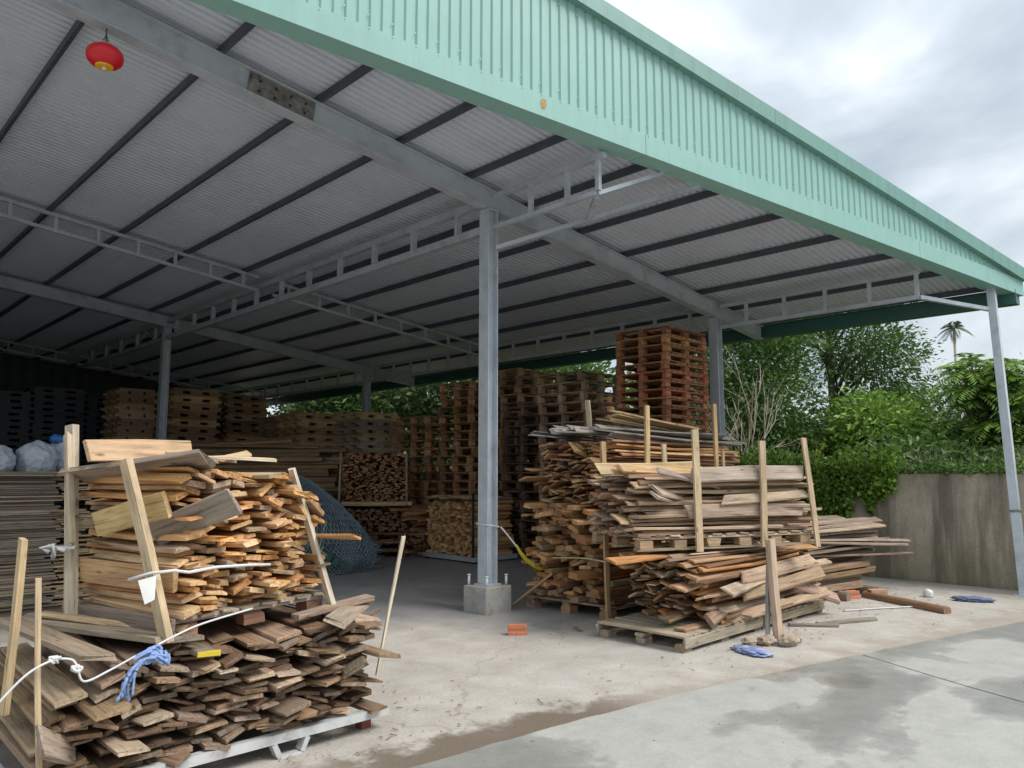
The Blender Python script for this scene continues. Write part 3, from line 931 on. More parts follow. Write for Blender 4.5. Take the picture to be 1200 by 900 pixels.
# loose boards thrown over the top and the left side
plank(ba, 1.02, 0.20, 0.03, (0.03, 0.42, 0.79), pi / 2 + 0.12, 0.10, 0.38, (0.34, 0.27, 0.21), cut=0.05, chip=1.0, rough=0.006)
plank(ba, 0.95, 0.17, 0.03, (0.24, 0.47, 0.83), pi / 2 - 0.16, 0.02, 0.1, (0.33, 0.26, 0.20), cut=0.05, chip=1.0, rough=0.006)
plank(ba, 0.72, 0.13, 0.028, (0.16, 0.60, 0.895), 0.10, -0.02, 1.25, (0.56, 0.38, 0.24))
plank(ba, 0.80, 0.09, 0.025, (0.40, 0.35, 0.855), 0.5, 0.03, 0.05, (0.48, 0.37, 0.25))
plank(ba, 0.62, 0.045, 0.022, (0.50, 0.40, 0.86), 0.12, -0.05, 0.0, (0.66, 0.52, 0.33))
plank(ba, 0.60, 0.04, 0.02, (0.62, 0.30, 0.85), 0.02, 0.0, 0.0, (0.70, 0.60, 0.44))
plank(ba, 0.55, 0.06, 0.022, (0.64, 0.55, 0.85), 0.0, -0.16, 0.4, (0.58, 0.40, 0.20))
plank(ba, 0.62, 0.145, 0.03, (-0.02, 0.40, 0.53), pi / 2 + 0.04, 0.20, 1.35, (0.60, 0.43, 0.20))
plank(ba, 0.86, 0.13, 0.03, (-0.012, 0.42, 0.20), pi / 2, 0.0, 1.52, (0.50, 0.31, 0.16))
plank(ba, 0.55, 0.16, 0.03, (0.10, 0.02, 0.52), pi / 2 + 0.25, 0.35, 0.9, (0.33, 0.28, 0.23), chip=1.0)
plank(ba, 0.9, 0.075, 0.03, (0.76, 0.20, 0.435), 0.10, 0.09, 0.15, (0.60, 0.40, 0.19))
plank(ba, 0.7, 0.09, 0.03, (0.84, 0.22, 0.53), 0.05, 0.0, -0.2, (0.64, 0.46, 0.26))
rp = MB()
rp.tube([(-0.13, 0.84, 0.44), (-0.13, 1.0, 0.46), (-0.10, 0.86, 0.45), (-0.08, 0.82, 0.455)], 0.012, 6)
rp.tube([(-0.125, 0.95, 0.45), (-0.16, 0.90, 0.40), (-0.15, 0.92, 0.47), (-0.19, 0.98, 0.45), (-0.17, 0.93, 0.43)], 0.013, 6)
rp.obj('strap', 'rope', pa, True)
rp = MB(); rp.tube([(-0.18, 0.14, 0.33), (-0.13, 0.03, 0.365), (-0.05, -0.05, 0.375), (0.02, -0.075, 0.36), (0.18, -0.095, 0.372), (0.40, -0.085, 0.36), (0.57, -0.075, 0.345)], 0.009, 6)
rp.obj('strap', 'rope', pa, True)
bt = bmesh.new()
tg = mesh('tag', [(-0.20, 0.03, 0.335), (-0.12, -0.005, 0.355), (-0.135, -0.02, 0.235), (-0.175, 0.0, 0.215), (-0.20, 0.032, 0.333), (-0.12, -0.003, 0.353)], [(0, 1, 2, 3)], ['white_plastic'])
link('tag', tg, pa)
bt.free()

# --- B: weathered boards on a white metal stillage
pb = thing('metal_stillage', 'low white metal stillage with hoop feet under the weathered grey boards', 'pallet', (0.95, 4.15, 0))
fr = MB(); fr.box(-0.02, 2.0, -0.035, 0.02, 0.085, 0.135); fr.obj('front_rail', 'white_metal', pb)
fr = MB(); fr.box(-0.02, 2.0, 1.48, 1.535, 0.085, 0.135); fr.obj('rear_rail', 'white_metal', pb)
for x in (-0.02, 0.62, 1.30, 1.95):
    MB().box(x, x + 0.05, 0.021, 1.479, 0.088, 0.132).obj('cross_rail', 'white_metal', pb)
for x in (0.35, 1.22):
    m_ = MB()
    m_.bar((x, -0.01, 0.084), (x + 0.035, -0.01, 0.012), 0.06, 0.030, (1, 0, 0))
    m_.bar((x + 0.21, -0.01, 0.084), (x + 0.175, -0.01, 0.012), 0.06, 0.030, (1, 0, 0))
    m_.box(x + 0.03, x + 0.18, -0.036, 0.016, 0.0, 0.012)
    m_.obj('hoop_foot', 'white_metal', pb)
M['red_paint'] = plain('faded_red_paint', (0.22, 0.06, 0.055), 0.7, 0, 0.2, 9.0)
for x in (0.05, 1.86):
    for y in (0.06, 1.42):
        MB().box(x, x + 0.07, y, y + 0.07, 0.0, 0.084).obj('foot', 'red_paint', pb)
stake(pb, (0.06, -0.065, 0.14), (-0.01, -0.075, 1.12), 0.024, 0.02, (0.58, 0.44, 0.28))
stake(pb, (0.01, 0.48, 0.40), (0.02, 0.40, 1.27), 0.03, 0.085, (0.60, 0.45, 0.26))
stake(pb, (1.99, 0.10, 0.30), (2.16, 0.06, 1.18), 0.018, 0.018, (0.68, 0.58, 0.44))
bb_ = thing('timber_bundle', 'weathered grey-brown boards in a low pile below the orange bundle', 'timber pile', (0.95, 4.15, 0.136))
pile(bb_, 1.98, 0.0, 0.53, 1.45, WEATHERED, w=(0.10, 0.19), t=(0.016, 0.028), yaw=6.0, roll=30, jit=0.075, cand=3, cut=0.022, nmax=285, rough=0.005, bend=0.012,
     crest=lambda u: -0.16 * max(0, (0.22 - u) / 0.22))
for (ln, wd, loc, rz_, ry_, rx_, c) in [
    (1.3, 0.17, (0.20, 0.56, 0.60), pi / 2 + 0.10, -0.02, 0.10, (0.28, 0.22, 0.16)), (1.25, 0.15, (0.42, 0.60, 0.615), pi / 2 + 0.32, 0.0, -0.06, (0.33, 0.27, 0.20)),
    (1.1, 0.10, (0.50, 0.55, 0.645), pi / 2 + 0.42, 0.0, 0.05, (0.50, 0.36, 0.22)), (1.1, 0.2, (0.62, 0.52, 0.60), pi / 2 + 0.12, 0.0, 0.04, (0.28, 0.22, 0.17)),
    (0.95, 0.13, (1.84, 0.20, 0.57), pi / 2 - 0.75, 0.05, 0.35, (0.32, 0.26, 0.20)), (0.8, 0.12, (1.80, 0.16, 0.50), pi / 2 - 1.0, 0.0, -0.5, (0.17, 0.13, 0.10)),
    (0.9, 0.09, (1.80, 0.30, 0.60), pi / 2 - 1.1, 0.02, 0.1, (0.34, 0.25, 0.19)), (0.8, 0.16, (1.86, 0.20, 0.28), pi / 2 - 0.5, 0.04, -0.5, (0.22, 0.17, 0.12)),
    (0.8, 0.14, (1.84, 0.24, 0.40), pi / 2 - 0.8, 0.02, 0.3, (0.20, 0.155, 0.115)), (0.36, 0.13, (0.11, -0.09, 0.22), 0.9, 0.45, 1.2, (0.34, 0.27, 0.21))]:
    plank(bb_, ln, wd, 0.026, loc, rz_, ry_, rx_, c, cut=0.04, chip=0.7, rough=0.006)
# yellow painted board ends
for x, z in ((0.80, 0.40),):
    o = plank(bb_, 0.9, 0.13, 0.026, (x, 0.36, z + 0.12), pi / 2, 0, 0.06, (0.25, 0.20, 0.15), label='board with a yellow painted end')
    pe = mesh('painted_end', [(-0.453, -0.062, -0.0125), (-0.453, 0.062, -0.0125), (-0.453, 0.062, 0.0125), (-0.453, -0.062, 0.0125), (-0.445, -0.062, 0.015), (-0.445, 0.062, 0.015)], [(0, 3, 2, 1), (3, 4, 5, 2)], ['yellow_paint'])
    link('painted_end', pe, o)
rope = thing('rope', 'knotted white rope lying across the weathered boards', 'rope', (0.9, 4.0, 0.7))
def tw(mb, pts, r, k=6):
    """smooth a polyline and sweep it"""
    P = [Vector(p) for p in pts]; out = []
    for i in range(len(P) - 1):
        p0 = P[max(i - 1, 0)]; p1 = P[i]; p2 = P[i + 1]; p3 = P[min(i + 2, len(P) - 1)]
        for s in range(6):
            t = s / 6
            out.append(0.5 * ((2 * p1) + (p2 - p0) * t + (2 * p0 - 5 * p1 + 4 * p2 - p3) * t * t + (3 * p1 - p0 - 3 * p2 + p3) * t ** 3))
    out.append(P[-1])
    return mb.tube(out, r, k)
rp = MB(); oy = 4.0
rpts = [(0.74, 4.02, 0.52), (0.84, 4.02, 0.64), (0.92, 4.02, 0.715), (1.01, 4.03, 0.75), (1.08, 4.03, 0.745), (1.11, 4.02, 0.715), (1.145, 4.02, 0.635), (1.26, 4.03, 0.665), (1.37, 4.03, 0.71), (1.43, 4.03, 0.73), (1.56, 4.05, 0.775), (1.73, 4.10, 0.81), (2.05, 4.20, 0.835)]
tw(rp, [(x - 0.9, y - 4.0, z - 0.7) for x, y, z in rpts], 0.0055, 6)
for (x, y, z) in ((1.02, 4.03, 0.752), (1.115, 4.02, 0.70)):
    for _ in range(3):
        tw(rp, [(x - 0.9 + R.gauss(0, 0.016), y - 4.0 + R.gauss(0, 0.010), z - 0.7 + R.gauss(0, 0.010)) for a in range(5)], R.uniform(0.004, 0.008), 5)
rp.obj('rope_strand', 'rope', rope, True)

def crumple(name, label, cat, loc, dims, m, seed, amp=0.35, freq=3.0, sub=4, group=None, flat=0.0, rz=0):
    bm = bmesh.new(); bmesh.ops.create_icosphere(bm, subdivisions=sub, radius=1.0)
    from mathutils import noise as mn
    for v in bm.verts:
        p = v.co.copy()
        n = mn.fractal(p * freq + Vector((seed * 7.1, seed * 3.3, 0)), 0.8, 2.1, 5)
        rd = 1 - abs(mn.noise(p * freq * 0.8 + Vector((seed, 0, seed * 2))))
        q = p * (1 + amp * (n * 0.6 + rd - 0.75))
        v.co = Vector((q.x * dims[0], q.y * dims[1], max(q.z, -0.75 + flat) * dims[2]))
    zmin = min(v.co.z for v in bm.verts)
    for v in bm.verts: v.co.z -= zmin
    me = bpy.data.meshes.new(name); bm.to_mesh(me); bm.free(); me.materials.append(M[m])
    me.polygons.foreach_set('use_smooth', [True] * len(me.polygons))
    o = link(name, me); o.location = loc; o.rotation_euler = (0, 0, rz)
    return tag(o, label, cat, group)
cloth = thing('cloth_knot', 'blue rag knotted round the white rope', 'rag', (1.42, 4.0, 0.72))
cm = MB()
def folds(base, n, sp, r):
    for _ in range(n):
        o_ = Vector((R.gauss(0, sp), R.gauss(0, sp), R.gauss(0, sp)))
        tw(cm, [Vector(p) + o_ * (0.4 + 0.25 * i) + Vector([R.gauss(0, 0.005) for _ in range(3)]) for i, p in enumerate(base)], [r * R.uniform(0.6, 1.3) for _ in range((len(base) - 1) * 6 + 1)], 5)
folds([(0.03, 0.0, 0.0), (0.0, -0.03, -0.02), (-0.05, -0.035, -0.03), (-0.085, -0.03, -0.07), (-0.10, -0.025, -0.12), (-0.105, -0.02, -0.18)], 8, 0.010, 0.0075)
folds([(0.0, -0.02, 0.0), (0.05, -0.03, -0.035), (0.08, -0.02, -0.045), (0.085, 0.0, -0.02)], 7, 0.012, 0.008)
folds([(-0.06, -0.01, -0.01), (0.0, -0.02, 0.02), (0.035, -0.01, 0.025), (0.05, -0.02, -0.02)], 7, 0.010, 0.0075)
cm.obj('rag_folds', 'blue_cloth', cloth, True)

# --- C: stack of thin dark sheets at far left
cst = thing('sheet_stack', 'tall stack of thin dark grey sheets with brown edges behind the left bundle', 'timber stack', (0.3, 10.0, 0))
z = 0.10
for i in range(3):
    plank(cst, 2.3, 0.09, 0.10, (1.15, 0.1 + 0.45 * i, 0.05), 0, 0, 0, (0.16, 0.12, 0.09))
while z < 1.60:
    t_ = R.uniform(0.017, 0.027)
    xr = R.gauss(2.16, 0.05); xl = R.uniform(-0.1, 0.1)
    plank(cst, xr - xl, 1.05, t_, ((xr + xl) / 2, 0.55 + R.gauss(0, 0.02), z + t_ / 2), radians(R.gauss(0, 0.5)), 0, 0, jc(R.choice([(0.22, 0.19, 0.155), (0.17, 0.14, 0.11), (0.28, 0.225, 0.165)])), name='sheet', cut=0.02, chip=0.4, bend=0.004)
    if R.random() < 0.7:
        xe = R.gauss(2.52, 0.06)
        plank(cst, xe - xr - 0.02, 0.95, t_ * 0.9, ((xr + xe) / 2 + 0.01, 0.50 + R.gauss(0, 0.02), z + t_ / 2), radians(R.gauss(0, 1.5)), 0, 0, jc((0.40, 0.29, 0.18)), name='short_board', cut=0.03, chip=0.6, bend=0.004)
    z += t_ + R.uniform(0.001, 0.004)
top_c = z
for i, (x, y, dx, dz, lab) in enumerate([(2.30, 10.42, 0.22, 0.22, 'white woven sack leaning on a blue-tied sack on top of the sheets'), (1.88, 10.34, 0.18, 0.19, 'leftmost white woven sack on top of the dark sheets, cut by the picture edge'),
                                         (2.60, 10.62, 0.17, 0.23, 'white sack with a blue crumpled mouth on top of the dark sheets')]):
    o = crumple('woven_sack', lab, 'sack', (x, y, top_c - 0.03), (dx, 0.26, dz), 'sack', 3 + i, 0.17, 2.2, 5, 'sacks on the dark sheet stack')
    if i == 2:
        t_ = crumple('sack_mouth', '', '', (0, 0, 0), (0.09, 0.09, 0.06), 'blue', 11, 0.4, 3, 3)
        for k in ('label', 'category', 'group'):
            if k in t_: del t_[k]
        t_.parent = o; t_.location = (-0.06, -0.05, 2 * dz * 0.82)

# --- E: long timbers lying behind, F: stacks in the dark
e_ = thing('long_timber_stack', 'long brown timbers stacked lengthwise in the shade behind the orange bundle', 'timber stack', (5.65, 15.55, 0), radians(-42))
for i in range(3):
    plank(e_, 0.9, 0.10, 0.12, (0.4 + 1.2 * i, 0.45, 0.06), pi / 2, 0, 0, (0.16, 0.11, 0.08))
pile(e_, 0.85, 0.12, 2.15, 3.3, [(0.40, 0.255, 0.14), (0.32, 0.20, 0.11), (0.46, 0.30, 0.17), (0.34, 0.235, 0.15)], w=(0.14, 0.24), t=(0.06, 0.10), along='X', yaw=0.6, roll=5, jit=0.12, nmax=170)
plank(e_, 1.7, 0.16, 0.05, (1.6, 0.10, 2.23), 0.0, -0.05, 0.3, (0.36, 0.24, 0.13))
plank(e_, 2.6, 0.14, 0.05, (1.7, 0.06, 2.16), 0.0, 0.02, 0.2, (0.30, 0.19, 0.11))

_sp = {}
def simple_pallet_mesh(w, d, h, m):
    k = (w, d, h, m)
    if k not in _sp:
        b = MB()
        for i in range(3):
            y = (i - 1) * (d - 0.1) / 2
            b.box(-w / 2, w / 2, y - 0.05, y + 0.05, 0, h * 0.22)
            for j in range(3):
                x = (j - 1) * (w - 0.12) / 2
                b.box(x - 0.14, x + 0.14, y - 0.048, y + 0.048, h * 0.22 + 0.0005, h * 0.62 - 0.0005)
        b.box(-w / 2, w / 2, -d / 2, d / 2, h * 0.62, h * 0.985)
        _sp[k] = mesh('pallet', b.v, b.f, [m] if m != 'wood' else ['wood'])
    return _sp[k]
def simple_stack(x, y, n, label, w, d, h, m, rz=0.0, pal=None, jit=0.02, z=0.0, same=False, group=None, name='wooden_pallet'):
    for i in range(n):
        k = n - 1 - i
        o = link(name, simple_pallet_mesh(w, d, h, m), None, None, jc(R.choice(pal), 0.3) if pal else None)
        o.location = (x + w / 2 + R.gauss(0, jit), y + d / 2 + R.gauss(0, jit), z + i * h)
        o.rotation_euler = (0, 0, rz + radians(R.gauss(0, 0.8)))
        tag(o, label if same else ('top pallet of ' if k == 0 else ORD[min(k, 27)] + ' pallet from the top of ') + label, 'pallet', group or 'pallets of ' + label)
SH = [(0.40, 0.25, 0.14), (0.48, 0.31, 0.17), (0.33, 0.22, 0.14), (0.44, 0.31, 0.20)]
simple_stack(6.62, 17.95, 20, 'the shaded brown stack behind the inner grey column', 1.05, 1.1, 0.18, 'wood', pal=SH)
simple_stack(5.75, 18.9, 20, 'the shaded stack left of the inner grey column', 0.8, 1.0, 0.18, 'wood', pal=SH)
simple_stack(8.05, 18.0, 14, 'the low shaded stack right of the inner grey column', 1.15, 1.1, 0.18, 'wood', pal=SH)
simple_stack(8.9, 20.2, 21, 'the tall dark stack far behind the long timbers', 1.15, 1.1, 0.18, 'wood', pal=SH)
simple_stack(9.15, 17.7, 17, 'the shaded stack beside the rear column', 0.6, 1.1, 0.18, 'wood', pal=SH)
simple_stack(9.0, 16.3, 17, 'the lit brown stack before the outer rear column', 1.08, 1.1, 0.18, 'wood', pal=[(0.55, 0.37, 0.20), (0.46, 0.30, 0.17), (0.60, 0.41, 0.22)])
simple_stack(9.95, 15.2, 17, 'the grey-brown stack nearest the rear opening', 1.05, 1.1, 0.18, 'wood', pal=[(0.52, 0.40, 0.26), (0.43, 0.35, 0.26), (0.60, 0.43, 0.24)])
for x, y, n, lab in ((3.35, 21.2, 23, 'the leftmost black plastic stack'), (4.55, 21.25, 24, 'the second black plastic stack from the left'), (5.75, 21.2, 23, 'the middle black plastic stack at the far end'),
                     (6.95, 21.3, 24, 'the black plastic stack left of the shaded timber'), (8.15, 22.3, 24, 'the black plastic stack deepest in the shade')):
    simple_stack(x, y, n, lab, 1.1, 1.1, 0.155, 'black_pallet', jit=0.015, group='black plastic pallets at the far end', name='plastic_pallet')

# --- H: reddish scrap on a stake pallet
h_ = thing('timber_bundle', 'reddish-brown scrap boards between two thin stakes, beside the netting heap', 'timber pile', (7.95, 12.82, 0), radians(-44))
for zz in (0.0, 0.16, 0.32):
    for i in range(3):
        link('lower_block', board_mesh(0.14, 0.12, 0.11), h_, Matrix.Translation((0.12 + 0.54 * i, 0.08, zz + 0.055)), jc((0.20, 0.11, 0.08)))
        link('lower_block', board_mesh(0.14, 0.12, 0.11), h_, Matrix.Translation((0.12 + 0.54 * i, 0.88, zz + 0.055)), jc((0.20, 0.11, 0.08)))
    for j in range(4):
        plank(h_, 1.3, 0.2, 0.045, (0.66, 0.12 + 0.25 * j, zz + 0.136), 0, 0, 0, pick(DARKRED), name='lower_deck')
pile(h_, 1.3, 0.50, 0.92, 0.95, [(0.30, 0.16, 0.09), (0.26, 0.14, 0.08)], w=(0.08, 0.12), t=(0.035, 0.07), yaw=4, roll=15, nmax=90)
for y in (-0.06, 0.08): plank(h_, 1.34, 0.09, 0.07, (0.72, y, 1.03), 0, 0, 0, (0.62, 0.47, 0.26))
pile(h_, 1.32, 1.07, 1.98, 0.95, [(0.38, 0.19, 0.10), (0.44, 0.22, 0.11), (0.30, 0.16, 0.10), (0.52, 0.30, 0.14)], w=(0.06, 0.13), t=(0.02, 0.045), yaw=8, roll=32, jit=0.08, nmax=230)
stake(h_, (0.0, -0.10, 0.95), (0.02, -0.10, 2.0), 0.04, 0.03, (0.44, 0.33, 0.20))
stake(h_, (1.30, -0.10, 1.0), (1.28, -0.10, 1.98), 0.035, 0.03, (0.36, 0.28, 0.19))

# --- netting heap
net = thing('netting_heap', 'heap of slate-blue wire netting tied with yellow twine on the floor', 'netting', (6.50, 11.50, 0), radians(-45))
def dome(u, t, k=1.0):
    """u: angle round, t: 0 at the foot .. 1 at the peak"""
    r = (1 - t ** 2.1) ** 0.62
    bulge = 1 + 0.06 * sin(u * 3 + t * 4) + 0.05 * sin(u * 7 + 1)
    x = 1.12 * r * cos(u) * bulge; y = 0.72 * r * sin(u) * bulge
    z = 1.58 * t
    x -= 0.30 * t; y += 0.10 * t
    z *= 1 - 0.18 * max(0, cos(u)) * (1 - t) * t * 4 * 0.5
    if t < 0.12: x *= 0.90 + 0.8 * t; y *= 0.90 + 0.8 * t
    return Vector((x * k, y * k, z * k + 0.01))
v = []; f = []; nu, nt_ = 40, 18
for j in range(nt_ + 1):
    for i in range(nu): v.append(dome(2 * pi * i / nu, j / nt_, 0.965))
for j in range(nt_):
    for i in range(nu): f.append((j * nu + i, j * nu + (i + 1) % nu, (j + 1) * nu + (i + 1) % nu, (j + 1) * nu + i))
link('net_filling', mesh('net_filling', v, f, ['net_core'], smooth=True), net)
wr = MB(); nl = 88
for sgn in (1, -1):
    for i in range(nl):
        u0 = 2 * pi * i / nl
        pts = []
        for s in range(23):
            t = s / 22 * 0.985
            w_ = R.uniform(-0.006, 0.006)
            p = dome(u0 + sgn * (0.95 * t + 0.1 * sin(5 * t)), t, 1.0 + w_ + (0.004 if sgn > 0 else -0.004))
            pts.append(p)
        wr.tube(pts, 0.0085, 3, cap=False)
o = wr.obj('wire_netting', 'net', net); o['kind'] = 'stuff'
# crushed folds of net at the foot, and loose wire
wf = MB()
for i in range(150):
    u = R.uniform(-2.4, 0.9); r0 = R.uniform(0.86, 1.02)
    base = dome(u, R.uniform(0.0, 0.32)); pts = []
    for s in range(5):
        pts.append(base * r0 + Vector((R.uniform(-0.14, 0.14), R.uniform(-0.14, 0.14), R.uniform(-0.08, 0.10))))
    pts = [Vector((p.x, p.y, max(p.z, 0.012))) for p in pts]
    wf.tube(pts, 0.006, 3, cap=False)
o = wf.obj('loose_wire', 'net', net); o['kind'] = 'stuff'
gp = MB()
for k, (a, b_) in enumerate([(0.42, 0.58), (0.62, 0.78), (0.81, 0.90)]):
    p0 = Vector((-0.10 + a * 0.9, -0.78 + 0.12 * a, 0.66 - 0.50 * a)); p1 = Vector((-0.10 + b_ * 0.9, -0.78 + 0.12 * b_, 0.66 - 0.50 * b_))
    MB().bar(p0, p1, 0.10, 0.14).obj('green_batten', 'green_plastic', net)
tm = MB()
tw(tm, [(0.25, -0.80, 0.52), (0.28, -0.74, 0.72), (0.36, -0.62, 0.98), (0.36, -0.5, 1.12)], 0.010, 5)
tw(tm, [(0.44, -0.83, 0.42), (0.46, -0.76, 0.60), (0.50, -0.68, 0.86)], 0.010, 5)
tw(tm, [(0.36, -0.86, 0.52), (0.48, -0.88, 0.42), (0.58, -0.86, 0.34)], 0.012, 5)
tw(tm, [(0.52, -0.87, 0.48), (0.46, -0.88, 0.38), (0.44, -0.88, 0.30)], 0.012, 5)
tm.obj('twine', 'twine', net, True)

# --- I, K, L: wooden pallet stacks in the middle distance
DP = [(0.56, 0.30, 0.15), (0.66, 0.38, 0.20), (0.44, 0.235, 0.125), (0.60, 0.36, 0.20)]
pallet_stack(10.75, 12.2, 20, 'the dark stack left of the middle column', 1.1, 1.1, 0.18, 0.0, DP, 0.03)
pallet_stack(10.45, 13.45, 16, 'the leftmost dark stack with overhanging boards', 1.1, 1.1, 0.18, 0.02, DP, 0.05, tops=5)
pallet_stack(11.05, 10.98, 21, 'the stack right behind the middle column', 1.1, 1.1, 0.18, 0.0, [(0.40, 0.24, 0.14), (0.52, 0.32, 0.18)], 0.04)
pallet_stack(10.35, 9.80, 16, 'the black-brown stack between the middle column and the timbers', 1.1, 1.0, 0.18, 0.0, [(0.13, 0.085, 0.06), (0.17, 0.11, 0.075)], 0.03)
pallet_stack(10.3, 8.55, 19, 'the greyish stack behind the long thin strips', 1.1, 1.15, 0.18, 0.0, [(0.44, 0.29, 0.19), (0.37, 0.25, 0.17), (0.50, 0.36, 0.25)], 0.04)
simple_stack(12.0, 11.4, 19, 'the hidden stack behind the dark pallets by the eave', 1.05, 1.1, 0.18, 'wood', pal=DP)
simple_stack(11.95, 12.7, 18, 'the second stack behind the dark pallets by the eave', 1.05, 1.1, 0.18, 'wood', pal=DP)
simple_stack(11.95, 10.1, 18, 'the third stack behind the dark pallets by the eave', 1.05, 1.1, 0.18, 'wood', pal=DP)
# --- M: tall red-brown stack
RB = [(0.40, 0.19, 0.10), (0.50, 0.26, 0.13), (0.34, 0.15, 0.085), (0.56, 0.32, 0.17), (0.42, 0.16, 0.085)]
pallet_stack(9.88, 6.66, 28, 'the tall red-brown stack beside the outer column', 1.20, 0.98, 0.138, 0.0, RB, 0.024, tops=8)

# --- J: squared blocks on a low metal pallet behind the middle column
pj = thing('metal_pallet', 'low grey metal pallet under the square orange block stack', 'pallet', (9.15, 10.25, 0))
for (a, b_, c, d) in ((-0.02, 1.05, -0.02, 0.05), (-0.02, 1.05, 1.42, 1.49), (-0.02, 0.05, 0.051, 1.419), (0.98, 1.05, 0.051, 1.419)):
    MB().box(a, b_, c, d, 0.03, 0.11).obj('rail', 'steel', pj)
for a in (-0.01, 0.96):
    for c in (-0.01, 1.40): MB().box(a, a + 0.08, c, c + 0.08, 0, 0.029).obj('foot', 'dark_metal', pj)
MB().box(-0.045, -0.021, 0.0, 0.04, 0.112, 1.25).obj('upright', 'dark_metal', pj)
bj = thing('timber_bundle', 'square stack of orange block ends behind the middle column', 'timber pile', (9.17, 10.27, 0.111))
pile(bj, 1.4, 0, 0.98, 0.98, [(0.62, 0.35, 0.15), (0.70, 0.43, 0.20), (0.54, 0.30, 0.13), (0.66, 0.42, 0.22)], w=(0.07, 0.12), t=(0.04, 0.065), along='X', yaw=1.2, roll=7, jit=0.03, nmax=285)
for i in range(5): plank(bj, 1.15, 0.2, 0.03, (0.45 + R.uniform(-.05, .05), 0.2 + 0.26 * i, 1.03 + 0.03 * (i % 2)), R.uniform(-.1, .1), 0.02, R.uniform(-.1, .1), pick(PALE))
sc = thing('scrap_heap', 'loose heap of brown offcuts against the orange block stack', 'timber pile', (8.95, 11.75, 0), radians(4))
pile(sc, 0.95, 0.0, 0.95, 0.85, MIXED, w=(0.06, 0.13), t=(0.025, 0.05), along='X', yaw=16, roll=30, jit=0.14, nmax=150, lvar=0.3, batter=-0.35)

# --- N: thick offcuts on a pallet right of the middle column, with tall stakes
pn = thing('wooden_pallet', 'heavy pallet with tall stakes under the thick brown offcuts', 'pallet', (6.72, 5.32, 0))
for i in range(4):
    for j in range(3): link('block', board_mesh(0.14, 0.13, 0.10), pn, Matrix.Translation((0.07 + 0.95 * i, 0.07 + 0.57 * j, 0.05)), jc((0.34, 0.22, 0.15)))
for j in range(3): link('stringer_board', board_mesh(3.0, 0.12, 0.025), pn, Matrix.Translation((1.5, 0.07 + 0.57 * j, 0.1135)), jc((0.30, 0.21, 0.14)))
for i in range(9): link('deck_board', board_mesh(1.28, 0.12, 0.02), pn, Matrix.Translation((0.06 + 0.36 * i, 0.64, 0.137)) @ Matrix.Rotation(pi / 2, 4, 'Z'), jc((0.30, 0.21, 0.14)))
stake(pn, (-0.10, -0.06, 0.0), (-0.18, -0.08, 1.95), 0.07, 0.045, (0.50, 0.34, 0.18))
stake(pn, (0.63, -0.075, 0.15), (0.66, -0.08, 2.40), 0.09, 0.04, (0.58, 0.42, 0.22))
stake(pn, (2.22, -0.075, 0.15), (2.18, -0.08, 2.52), 0.08, 0.04, (0.56, 0.39, 0.20))
stake(pn, (0.98, -0.12, 0.6), (0.93, -0.12, 1.95), 0.07, 0.035, (0.60, 0.47, 0.30))
stake(pn, (2.30, -0.13, 0.8), (2.28, -0.13, 1.90), 0.05, 0.03, (0.52, 0.38, 0.22))
bn = thing('timber_bundle', 'thick brown offcuts with blunt ends in the lower right pile', 'timber pile', (6.72, 5.34, 0.149))
pile(bn, 1.22, 0, 1.10, 2.9, MIXED + [(0.33, 0.21, 0.12)], w=(0.08, 0.18), t=(0.03, 0.068), along='X', yaw=3.0, roll=26, jit=0.11, nmax=285, cand=3, rough=0.007, cut=0.02)
# --- O: long thin strips over it
bo = thing('timber_bundle', 'long thin strips and slats piled lengthwise above the brown offcuts', 'timber pile', (6.95, 5.36, 1.26))
STR = [(0.47, 0.265, 0.125), (0.53, 0.33, 0.17), (0.40, 0.215, 0.10), (0.33, 0.235, 0.17), (0.56, 0.37, 0.20), (0.28, 0.15, 0.08)]
pile(bo, 1.16, 0, 0.72, 2.75, STR, w=(0.08, 0.16), t=(0.016, 0.030), along='X', yaw=2.4, roll=22, jit=0.13, nmax=235, bend=0.03)
n0 = 0
for i in range(20):                                    # grey slats on top
    plank(bo, R.uniform(2.4, 3.3), R.uniform(0.05, 0.10), 0.016, (1.35 + R.uniform(-0.25, 0.35), R.uniform(0.02, 1.1), 0.76 + 0.009 * i * 0.55 + R.uniform(0, 0.03)), R.uniform(-0.03, 0.03), R.uniform(0.0, 0.035), R.uniform(-.1, .1), jc((0.30, 0.275, 0.25)), bend=0.03)
for i in range(6):
    plank(bo, R.uniform(1.6, 2.2), 0.11, 0.024, (0.95 + 0.3 * i * 0.6, 0.08 + 0.17 * i, 0.985 + R.uniform(0, 0.02)), R.uniform(-.06, .03), 0.075, R.uniform(-.2, .2), jc((0.56, 0.39, 0.21)), bend=0.01)
plank(bo, 0.5, 0.16, 0.03, (-0.1, 0.45, 0.60), 0.3, 0.2, 0.8, (0.56, 0.36, 0.17))
plank(bo, 0.35, 0.06, 0.04, (0.35, 0.7, 1.08), 0.2, 1.45, 0.0, (0.60, 0.50, 0.36))

